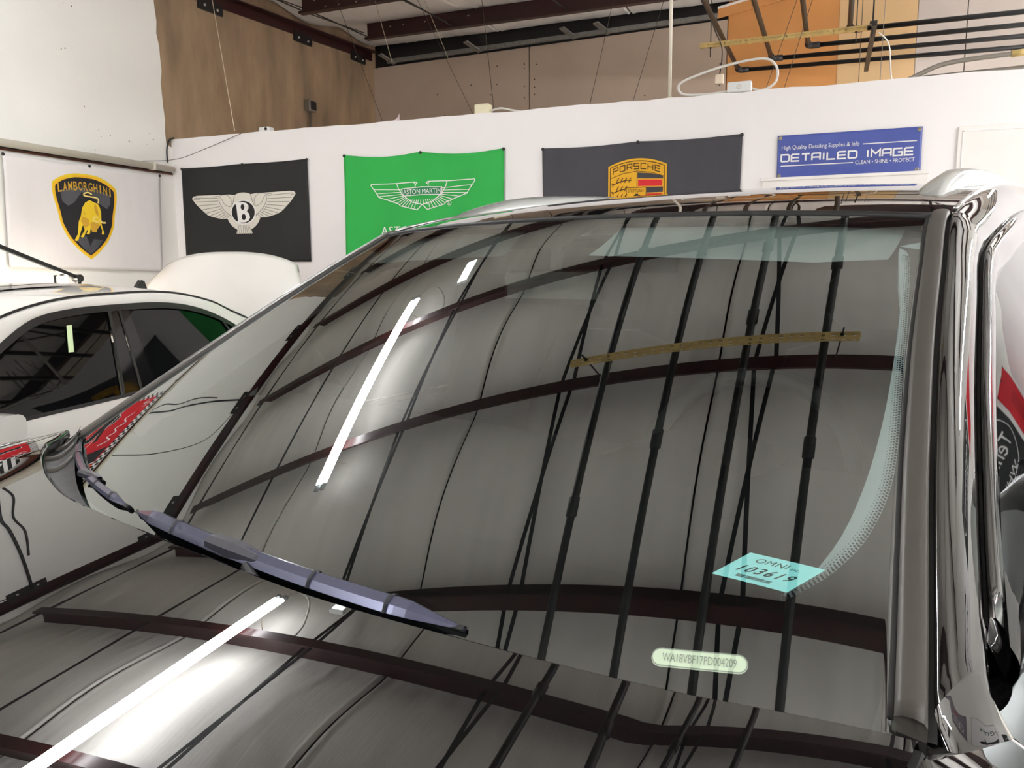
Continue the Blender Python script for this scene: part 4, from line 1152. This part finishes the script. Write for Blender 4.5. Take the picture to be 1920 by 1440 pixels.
# ---- A pillars: satin strip, gap, gloss panel, door frame
def zgr(r):
    return roof_z(lg(r), r) if r > .714 else gz(lg(r), r)
def roof_z(l, r):
    d = r-rt(l)
    S = gz(l, rt(l))
    return S+itp(d, [(0,0),(.15,.034),(.35,.067),(.65,.10),(1.15,.125),(1.65,.108),(2.25,.02),(2.6,-.09)])
def zgs(sg, r):
    return gz(sg*lg(r), r) if r <= .714 else roof_z(sg*lg(r), r)
PR = [-.022+(.735+.022)*i/50 for i in range(51)]
RR = [.0+2.95*i/90 for i in range(91)]
for sg in (-1, 1):
    def rail(name, sec, rs, m, parent=au):
        rows = [[(sg*(lg(r)+dl), r, zgs(sg, r)+dz) for dl, dz in sec] for r in rs]
        mb = MB().loft(rows, flip=(sg < 0)); mb.f.append(tuple(range(len(sec))))
        return obj(name, mb, m, parent, smooth=True)
    rail('pillar_trim', [(-.003,-.008),(-.002,.004),(.003,.0065),(.012,.007),(.019,.0055),(.022,.002),(.022,-.012)], PR, m_satin)
    rail('pillar_seal', [(-.008,.0),(-.005,.0035),(-.001,.001)], PR, m_rub)
    rail('pillar_gap', [(.021,-.008),(.029,-.008)], PR, m_rub)
    PS = [(.0265,-.012),(.027,-.001),(.030,.0015),(.040,-.004),(.050,-.013),(.060,-.027),(.067,-.042),(.071,-.056),(.071,-.075)]
    def r0_(dl): return -.004+max(0.0, dl-.028)*1.9
    rows = [[(lambda r: (sg*(lg(r)+dl), r, zgs(sg, r)+dz))(r0_(dl)+(2.95-r0_(dl))*(i/110)**1.15) for dl, dz in PS] for i in range(111)]
    obj('pillar_panel', MB().loft(rows, flip=(sg < 0)), m_apaint, au, smooth=True)
    base_ = [rows[0], [(p[0]+sg*.004, p[1]-.006, p[2]-.012) for p in rows[0]], [(p[0]+sg*.022, p[1]-.022, min(p[2]-.03, 1.128)) for p in rows[0]], [(p[0]+sg*.06, p[1]-.03, 1.112) for p in rows[0]]]
    obj('pillar_base', MB().loft(base_, flip=(sg > 0)), m_apaint, au, smooth=True)
    rail('door_seal', [(.068,-.062),(.076,-.066)], [r for r in RR if r > .10], m_rub)
    rail('door_frame', [(.0735,-.078),(.0745,-.056),(.079,-.055),(.086,-.063),(.091,-.076),(.093,-.095),(.090,-.11)], [r for r in RR if r > .12], m_apaint)
    # side glass from belt to frame
    def lb_(r): return itp(r, [(.1,.80),(.25,.82),(.5,.87),(.8,.885),(2.4,.885),(2.9,.86)])
    def zb_(r): return itp(r, [(.1,1.115),(.5,1.125),(1.0,1.135),(2.0,1.16),(2.9,1.22)])
    rs = [.16+(2.75-.16)*i/50 for i in range(51)]
    rows = []
    for r in rs:
        p0 = Vector((lb_(r), zb_(r))); p1 = Vector((lg(r)+.088, zgs(sg, r)-.10))
        if p1.y < p0.y+.01: p1.y = p0.y+.01
        rows.append([(sg*(p0.x+(p1.x-p0.x)*k/8+.012*math.sin(math.pi*k/8)), r, p0.y+(p1.y-p0.y)*k/8) for k in range(9)])
    a_, b_ = 0, 24
    obj('front_side_window', MB().loft(rows[:25], flip=(sg < 0)), m_glassd, au, smooth=True)
    obj('rear_side_window', MB().loft(rows[27:], flip=(sg < 0)), m_glassd, au, smooth=True)
    obj('centre_pillar', MB().loft(rows[24:28], flip=(sg < 0)), m_gloss, au, smooth=True)
# ---- roof
def rw(r): return lg(r)+.0
rf = obj('roof', MB().grid(60, 90, lambda u, v: (lambda x: (lambda l: (lambda r: (l, r, roof_z(l, r)+.002))(rt(l)+.006+(2.95-rt(l))*v))(x*(lg(.72+2.2*v)+.028)))(2*u-1)), m_apaint, au, smooth=True)
obj('roof_header_seal', MB().tube([((2*i/50-1)*.612, rt((2*i/50-1)*.612)+.002, gz((2*i/50-1)*.612, rt((2*i/50-1)*.612))-.001) for i in range(51)], .006, 8), m_rub, au, smooth=True)
for sg in (-1, 1):
    # roof ditch trim and rail
    obj('roof_ditch_trim', MB().tube([(sg*(lg(r)+.026), r, roof_z(sg*lg(r), r)+.002) for r in [.76+.06*i for i in range(36)]], .004, 6), m_chrome, au, smooth=True)
    y0_, y1_ = (1.14, 2.75)
    rows = []
    for i in range(41):
        f_ = i/40; r = y0_-.24+(y1_+.1-y0_+.24)*f_
        hgt = .034*min(1.0, max(0.0,(r-(y0_-.24))/.26))**.6*min(1, max(0.0,(y1_+.1-r)/.3))**.6
        l = .565-.02*(r-1.1)/1.6; zb = roof_z(sg*l, r)
        rows.append([(sg*(l-.022), r, zb), (sg*(l-.019), r, zb+hgt*.8), (sg*(l-.010), r, zb+hgt), (sg*(l+.010), r, zb+hgt*.98), (sg*(l+.020), r, zb+hgt*.7), (sg*(l+.026), r, zb-.004)])
    obj('roof_rail', MB().loft(rows, flip=(sg > 0)), m_silver, au, smooth=True)
obj('rear_hatch', MB().loft([[((2*u/20-1)*w_, y_, z_) for u in range(21)] for w_, y_, z_ in ((.57,2.95,zgr(2.9)),(.66,3.2,1.32),(.74,3.34,1.15),(.80,3.42,.95),(.82,3.44,.6),(.80,3.42,.35))], flip=True), m_apaint, au, smooth=True)
# ---- hood
RH = [(0,-.215),(.23,-.196),(.42,-.155),(.606,-.102),(.712,-.059),(.765,-.036)]
RHP = [(0,-.215),(.175,-.218),(.288,-.213),(.379,-.196),(.474,-.172),(.594,-.131),(.668,-.095),(.708,-.060),(.768,-.02)]
def rh(l): return itp(abs(l), RHP if l < 0 else RH)
def hood_pt(u, v):
    x = 2*u-1
    l0 = x*.768
    r = rh(l0)+(-1.47+.16*x*x-rh(l0))*v
    l = x*itp(r, [(-1.47,.56),(-1.2,.69),(-.9,.735),(-.5,.76),(-.05,.768)])
    return (l, r, hz(l, r))
hd = obj('hood', MB().grid(120, 110, hood_pt, flip=True), m_apaint, au, smooth=True)
obj('hood_rear_edge', MB().loft([[Vector(hood_pt(i/80, 0))+Vector((0,dy,dz)) for dy, dz in ((0,0),(.006,-.003),(.007,-.014),(-.004,-.03))] for i in range(81)], flip=False), m_apaint, hd, smooth=True)
# ---- cowl between hood and glass
def cowl(u, v):
    l = (2*u-1)*.742
    a = (l, rh(l)-.03, hz0(max(-.76,min(.76,l)), rh(l))-.045); b = (l, rb(l)+.06, gz(l, rb(l)+.06)-.012)
    return tuple(a[i]+(b[i]-a[i])*v-(.012*math.sin(math.pi*v) if i == 2 else 0) for i in range(3))
cw_ = obj('cowl_panel', MB().grid(60, 8, cowl), m_plast, au, smooth=True)
GC = [(-.80,.022),(-.768,.006),(-.64,-.055),(-.547,-.095),(-.463,-.128),(-.382,-.154),(-.287,-.177),(-.22,-.19)]
def cover(u, v):
    l = -.80+.58*u
    h0 = Vector((l*.955-.006, rh(l*.955)-.012, hz0(l*.955, rh(l*.955))-.016))
    rg = itp(l, GC); g0 = Vector((l, rg, gz(l, rg)+.012))
    p = h0.lerp(g0, v)
    p.z -= .016*math.sin(math.pi*v)*(1-u*.6)
    return tuple(p)
cc = obj('cowl_corner_cover', MB().grid(40, 10, cover), m_plast, au, smooth=True)
for k, u0 in enumerate((.10,.22,.36)):
    obj('cowl_rib', MB().loft([[Vector(cover(u0+.12*v*(1-v)+w_, .04+.9*v))+Vector((0,0,h_)) for w_, h_ in ((-.016,.0005),(-.006,.006),(.004,.007),(.014,.0005))] for v in [i/12 for i in range(13)]]), m_satin, cc, smooth=True)
# ---- body sides
LI = [(-1.5,.45),(-1.42,.60),(-1.2,.695),(-.9,.74),(-.5,.765),(-.09,.772),(-.03,.746),(.04,.748),(.12,.765),(.22,.80),(.35,.84),(.5,.87),(.8,.885),(2.4,.885),(3.0,.86),(3.42,.72)]
LO = [(-1.5,.60),(-1.42,.76),(-1.2,.89),(-.9,.965),(-.5,.985),(0,.985),(1,.99),(2.4,.995),(3.0,.96),(3.42,.83)]
for sg in (-1, 1):
    def zi(r):
        if r <= -.04: return hz(sg*itp(r, [(-1.47,.56),(-1.2,.69),(-.9,.735),(-.5,.76),(-.05,.768)]), r)-.003
        z0 = hz(sg*.768, -.04)-.003
        return itp(r, [(-.04,z0),(.05,1.138),(.2,1.122),(.5,1.125),(1.0,1.135),(2.0,1.16),(2.9,1.21),(3.42,1.12)])
    rows = []
    for i in range(101):
        r = -1.5+4.92*i/100
        li, lo, z = itp(r, LI), itp(r, LO), zi(r)
        sec = [(li+(lo-li)*f_, z-d_) for f_, d_ in ((0,.02),(.01,0),(.12,.002),(.3,.010),(.52,.032),(.72,.075),(.88,.14),(.97,.22),(1,.32))]
        sec += [(lo-.008,.62),(lo,.52),(lo-.012,.42),(lo-.05,.33),(lo-.12,.27),(.25,.25)]
        rows.append([(sg*x, r, min(zz, z)) for x, zz in sec])
    obj('body_side', MB().loft(rows, flip=(sg > 0)), m_apaint, au, smooth=True)
    obj('hood_gap_seal', MB().tube([(sg*(itp(r, [(-1.2,.692),(-.9,.738),(-.5,.762),(-.05,.770)])), r, zi(r)-.006) for r in [-1.2+.058*i for i in range(21)]], .006, 6), m_rub, au)
    obj('sail_panel', MB().grid(10, 6, lambda u, v: (lambda r: tuple(Vector((sg*(lg(r)+.069), r, zgs(sg,r)-.07)).lerp(Vector((sg*(itp(r,LI)+.004), r, zi(r)+.002)), v)))(.07+.15*u), flip=(sg<0)), m_gloss, au, smooth=True)
    for r in (-.82, 2.17):
        obj('wheel_arch', MB().lathe([(.40,-.02),(.425,0),(.40,.02)], (sg*.985, r, .385), 'x', 40), m_plast, au, smooth=True)
        wheel(au, sg*.865, r, .385, sg, .28)
    for r in (.85, 1.9):
        obj('door_handle', MB().tube([(sg*1.0, r+d, .93) for d in (0,.06,.14,.2)], .014, 8), m_apaint, au, smooth=True)
    for r0 in (.12, 1.22):
        obj('door_seam', MB().tube([(sg*(.992 if z < .85 else .985), r0, z) for z in (.84,.7,.6,.5,.4)], .003, 5), m_rub, au)
    # door mirror
    rows = []
    for u in (0,.06,.2,.5,.8,.95,1.0):
        k = math.sin(math.pi*min(1,max(.12,(u*.86+.14))))**.35 if u < .5 else (1-.65*max(0,u-.5)**2*2)
        rows.append([(sg*(.885+.075*k*math.cos(a)+.02*u), .42+.225*u, 1.215+.095*k*math.sin(a)-.01*u) for a in [2*math.pi*j/20 for j in range(20)]])
    mi = obj('door_mirror', MB().loft(rows, close=True, flip=(sg < 0)), m_silver, au, smooth=True)
    obj('mirror_inner_cap', MB().poly([[(p[0], p[2]) for p in rows[0]]], lambda a, b: (a, .42, b)), m_silver, mi)
    obj('mirror_end_cap', MB().poly([[(p[0], p[2]) for p in rows[-1]]], lambda a, b: (a, .645, b)), m_silver, mi)
    obj('mirror_foot', MB().bar((sg*.86,.36,1.10),(sg*.92,.44,1.17),.05,.035,(0,1,0)), m_gloss, mi)
    obj('mirror_glass', MB().poly([[(.44+.19*a, 1.14+.15*b) for a, b in ((.05,.0),(.95,.1),(1,.5),(.95,.95),(.1,1),(0,.5))]], lambda a, b: (sg*.808, a, b)), m_chrome, mi)
    obj('head_lamp', MB().box(sg*.62-.17,sg*.62+.17,-1.50,-1.32,.74,.84), m_lamp_c, au, bevel=.03)
obj('front_bumper', MB().loft([[(x*w_, y_-.12*(1-x*x), z_) for x in [-1+.1*i for i in range(21)]] for w_, y_, z_ in ((.56,-1.31,hz(.56,-1.31)-.01),(.60,-1.44,.82),(.66,-1.50,.6),(.66,-1.48,.35),(.6,-1.40,.25))], flip=True), m_apaint, au, smooth=True)
obj('grille', MB().box(-.40,.40,-1.66,-1.58,.42,.78), m_plast, au, bevel=.04)
obj('underbody', MB().box(-.85,.85,-1.35,3.3,.22,.30), m_plast, au)
obj('firewall', MB().box(-.76,.76,-.05,.02,.3,1.03), m_cab, au)
# ---- wipers
def wiper(nm, l0, l1, conn, ks=1.0):
    def base(l): return Vector((l, rb(l)+.045, gz(l, rb(l)+.045)+.004))
    ar = None
    rows = []
    n = 40
    for i in range(n+1):
        l = l0+(l1-l0)*i/n
        e = min(1.0, min(i, n-i)/5+.12)
        b = base(l)
        rows.append([b+Vector((0,dy*e*.8*ks,dz*e*.62*ks)) for dy, dz in ((.006,0),(.011,.008),(.004,.024),(-.002,.027),(-.012,.017),(-.017,.004),(-.006,0))])
    root = obj(nm, MB().loft(rows, close=True), pm('wiper_satin', (82,84,104), .25, var=.05, metal=.4), au)  # bluish grey: a blue reflection is put into the base colour
    obj('rubber_lip', MB().loft([[base(l0+(l1-l0)*i/n)+Vector((0,dy,dz)) for dy, dz in ((-.004,.001),(.0,.004),(.004,.001),(0,-.003))] for i in range(n+1)], close=True), m_rub, root)
    c = base(conn)
    obj('connector', MB().loft([[c+Vector((dx,dy*k*.82*ks,.005+dz*k*.60*ks)) for dy, dz in ((.012,-.006),(.016,.006),(.010,.019),(-.006,.021),(-.016,.012),(-.016,-.006))] for dx, k in ((-.050*ks,.85),(-.046*ks,1.0),(.0,1.05),(.018*ks,.95),(.05*ks,.72),(.056*ks,.6))], close=True), pm('wiper_connector', (52,52,60), .4), root)
    for q in (.22, .68, .86):
        l = l0+(l1-l0)*q; b = base(l)
        obj('blade_clip', MB().loft([[b+Vector((dx,dy*.8*ks,dz*.62*ks)) for dy, dz in ((.009,0),(.0135,.009),(.005,.0265),(-.004,.029),(-.0145,.018),(-.019,.004))] for dx in (-.002,.002)]), m_rub, root)
    # arm lying in the cowl
    p = Vector((conn-.02*0, rb(conn)+.005, gz(conn, rb(conn)+.02)+.0))
    piv = Vector((l1-.04, rh(l1)-.01+.03, hz0(min(.76,l1), rh(l1))-.035))
    if ks == 1.0: obj('wiper_arm', MB().tube([c+Vector((.04,-.012,.0)), c+Vector((.10,-.03,-.014)), piv], [.006,.008,.009], 8), m_plast, root, smooth=True)
    return root
wiper('driver_wiper', -.205, .392, .055)
wiper('passenger_wiper', -.70, -.235, -.44, .62)
# ---- cabin seen through the glass
def dash(u, v):
    l = (2*u-1)*.70; r = .0+.52*v-.02+.10*l*l
    return (l, r, ZC+.0+(.045+.03*math.sin(math.pi*v*.9))*min(1,v*6)-.02)
obj('dashboard', MB().grid(30, 16, dash), m_cab, au, smooth=True)
obj('dash_face', MB().grid(20, 4, lambda u, v: ((2*u-1)*.70, .50+.05*v+.10*((2*u-1)*.7)**2, ZC+.02-.35*v)), m_cab, au)
hood_g = [[(.37+.13*math.cos(a)*.9, .33+.02*k, ZC+.05+.03*math.sin(a)) for a in [math.pi*j/10 for j in range(11)]] for k in range(9)]
obj('gauge_hood', MB().loft(hood_g), m_cab, au, smooth=True)
sw = obj('steering_wheel', MB().tube([(.37+.185*math.cos(2*math.pi*i/36), .60+.185*math.sin(2*math.pi*i/36)*.42, ZC-.02+.185*math.sin(2*math.pi*i/36)*.9) for i in range(37)], .016, 10, caps=False), pm('wheel_leather', (12,12,12), .6, spec=.2), au, smooth=True)
obj('wheel_hub', MB().lathe([(0,-.02),(.06,-.02),(.07,.01),(0,.02)], (.37,.61,ZC-.03), 'y', 18), m_cab, sw, smooth=True)
for a in (0, 180, 270):
    obj('wheel_spoke', MB().bar((.37,.60,ZC-.03),(.37+.18*math.cos(R(a)), .60+.18*math.sin(R(a))*.42, ZC-.03+.18*math.sin(R(a))*.9),.03,.015), m_cab, sw)
for x in (-.37,.37):
    se = obj('front_seat', MB().loft([[(x+wx*c_, y_+.04*s_, z_) for c_, s_ in [(math.cos(2*math.pi*j/14), math.sin(2*math.pi*j/14)) for j in range(14)]] for wx, y_, z_ in ((.24,1.20,.75),(.25,1.25,.95),(.24,1.32,1.15),(.20,1.38,1.30),(.10,1.39,1.33))], close=True), m_cab, au, smooth=True)
    obj('headrest', MB().loft([[(x+wx*c_, 1.42+.05*s_*k, z_) for c_, s_ in [(math.cos(2*math.pi*j/12), math.sin(2*math.pi*j/12)) for j in range(12)]] for wx, k, z_ in ((.08,.6,1.36),(.12,1,1.40),(.12,1,1.47),(.07,.6,1.51))], close=True), m_cab, se, smooth=True)
    obj('seat_cushion', MB().box(x-.25,x+.25,.72,1.22,.62,.78), m_cab, se, bevel=.04)
obj('cabin_floor', MB().box(-.72,.72,.02,3.2,.32,.40), m_cab, au)
rm_ = obj('rear_view_mirror', MB().box(-.125,.105,.565,.60,ZC+.265,ZC+.335), m_gloss, au, bevel=.015)
obj('mirror_stalk', MB().tube([(-.01,.59,ZC+.33),(-.01,.60,gz(0,.60)-.01)], .012, 8), m_plast, rm_)
obj('rear_bench', MB().loft([[(x*.62,y_,z_) for x in (-1,-.5,0,.5,1)] for y_, z_ in ((1.65,.4),(1.62,.72),(2.08,.74),(2.22,1.10),(2.30,1.42),(2.34,1.58))], flip=True), m_cab, au, smooth=True)
for sg in (-1,1):
    obj('cabin_side_lining', MB().grid(4, 8, lambda u, v: (sg*(.84-.22*u), 1.0+1.5*v, .5+1.0*u), flip=(sg<0)), m_cab, au)
# pale pillar trims and sun visors close under the glass
TI = [(.050,.630),(.058,.638),(.088,.652),(.147,.663),(.24,.662),(.365,.647),(.538,.615),(.60,.597),(.64,.585)]
for sg in (-1, 1):
    rows = []
    for i in range(31):
        r = .052+.60*i/30
        a = itp(r, TI); b = lg(r)-.003
        rows.append([(sg*(a+.002), r, gz(sg*a, r)-.075), (sg*a, r, gz(sg*a, r)-.022), (sg*(a*.5+b*.5), r, gz(sg*(a+b)/2, r)-.016), (sg*b, r, gz(sg*b, r)-.010)])
    obj('cabin_pillar_trim', MB().loft(rows, flip=(sg > 0)), m_cabl if sg > 0 else pm('cabin_trim_dimmed', (58,58,56), .8), au, smooth=True)  # passenger side: same trim with shade put into its colour
    def vis(u, v):
        l = sg*(.10+.48*u); r0 = rt(l)-.004; r1 = .535+.05*(u**2)+.02*max(0,u-.8)*5
        r = r0+(r1-r0)*v
        return (l, r, gz(l, r)-.020-.004*math.sin(math.pi*v))
    obj('sun_visor', MB().grid(20, 6, vis, flip=(sg < 0)), pm('visor_cloth', (122,128,128), .8, var=.05) if sg > 0 else pm('visor_cloth_dimmed', (60,60,58), .8), au, smooth=True)  # passenger visor is the same cloth, darkened in colour as if shaded
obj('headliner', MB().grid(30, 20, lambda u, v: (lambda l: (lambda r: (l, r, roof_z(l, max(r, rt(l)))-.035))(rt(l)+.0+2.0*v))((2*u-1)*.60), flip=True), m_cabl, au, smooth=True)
# ================================================================ finish
for o in bpy.data.objects:
    if '_world' in o: del o['_world']
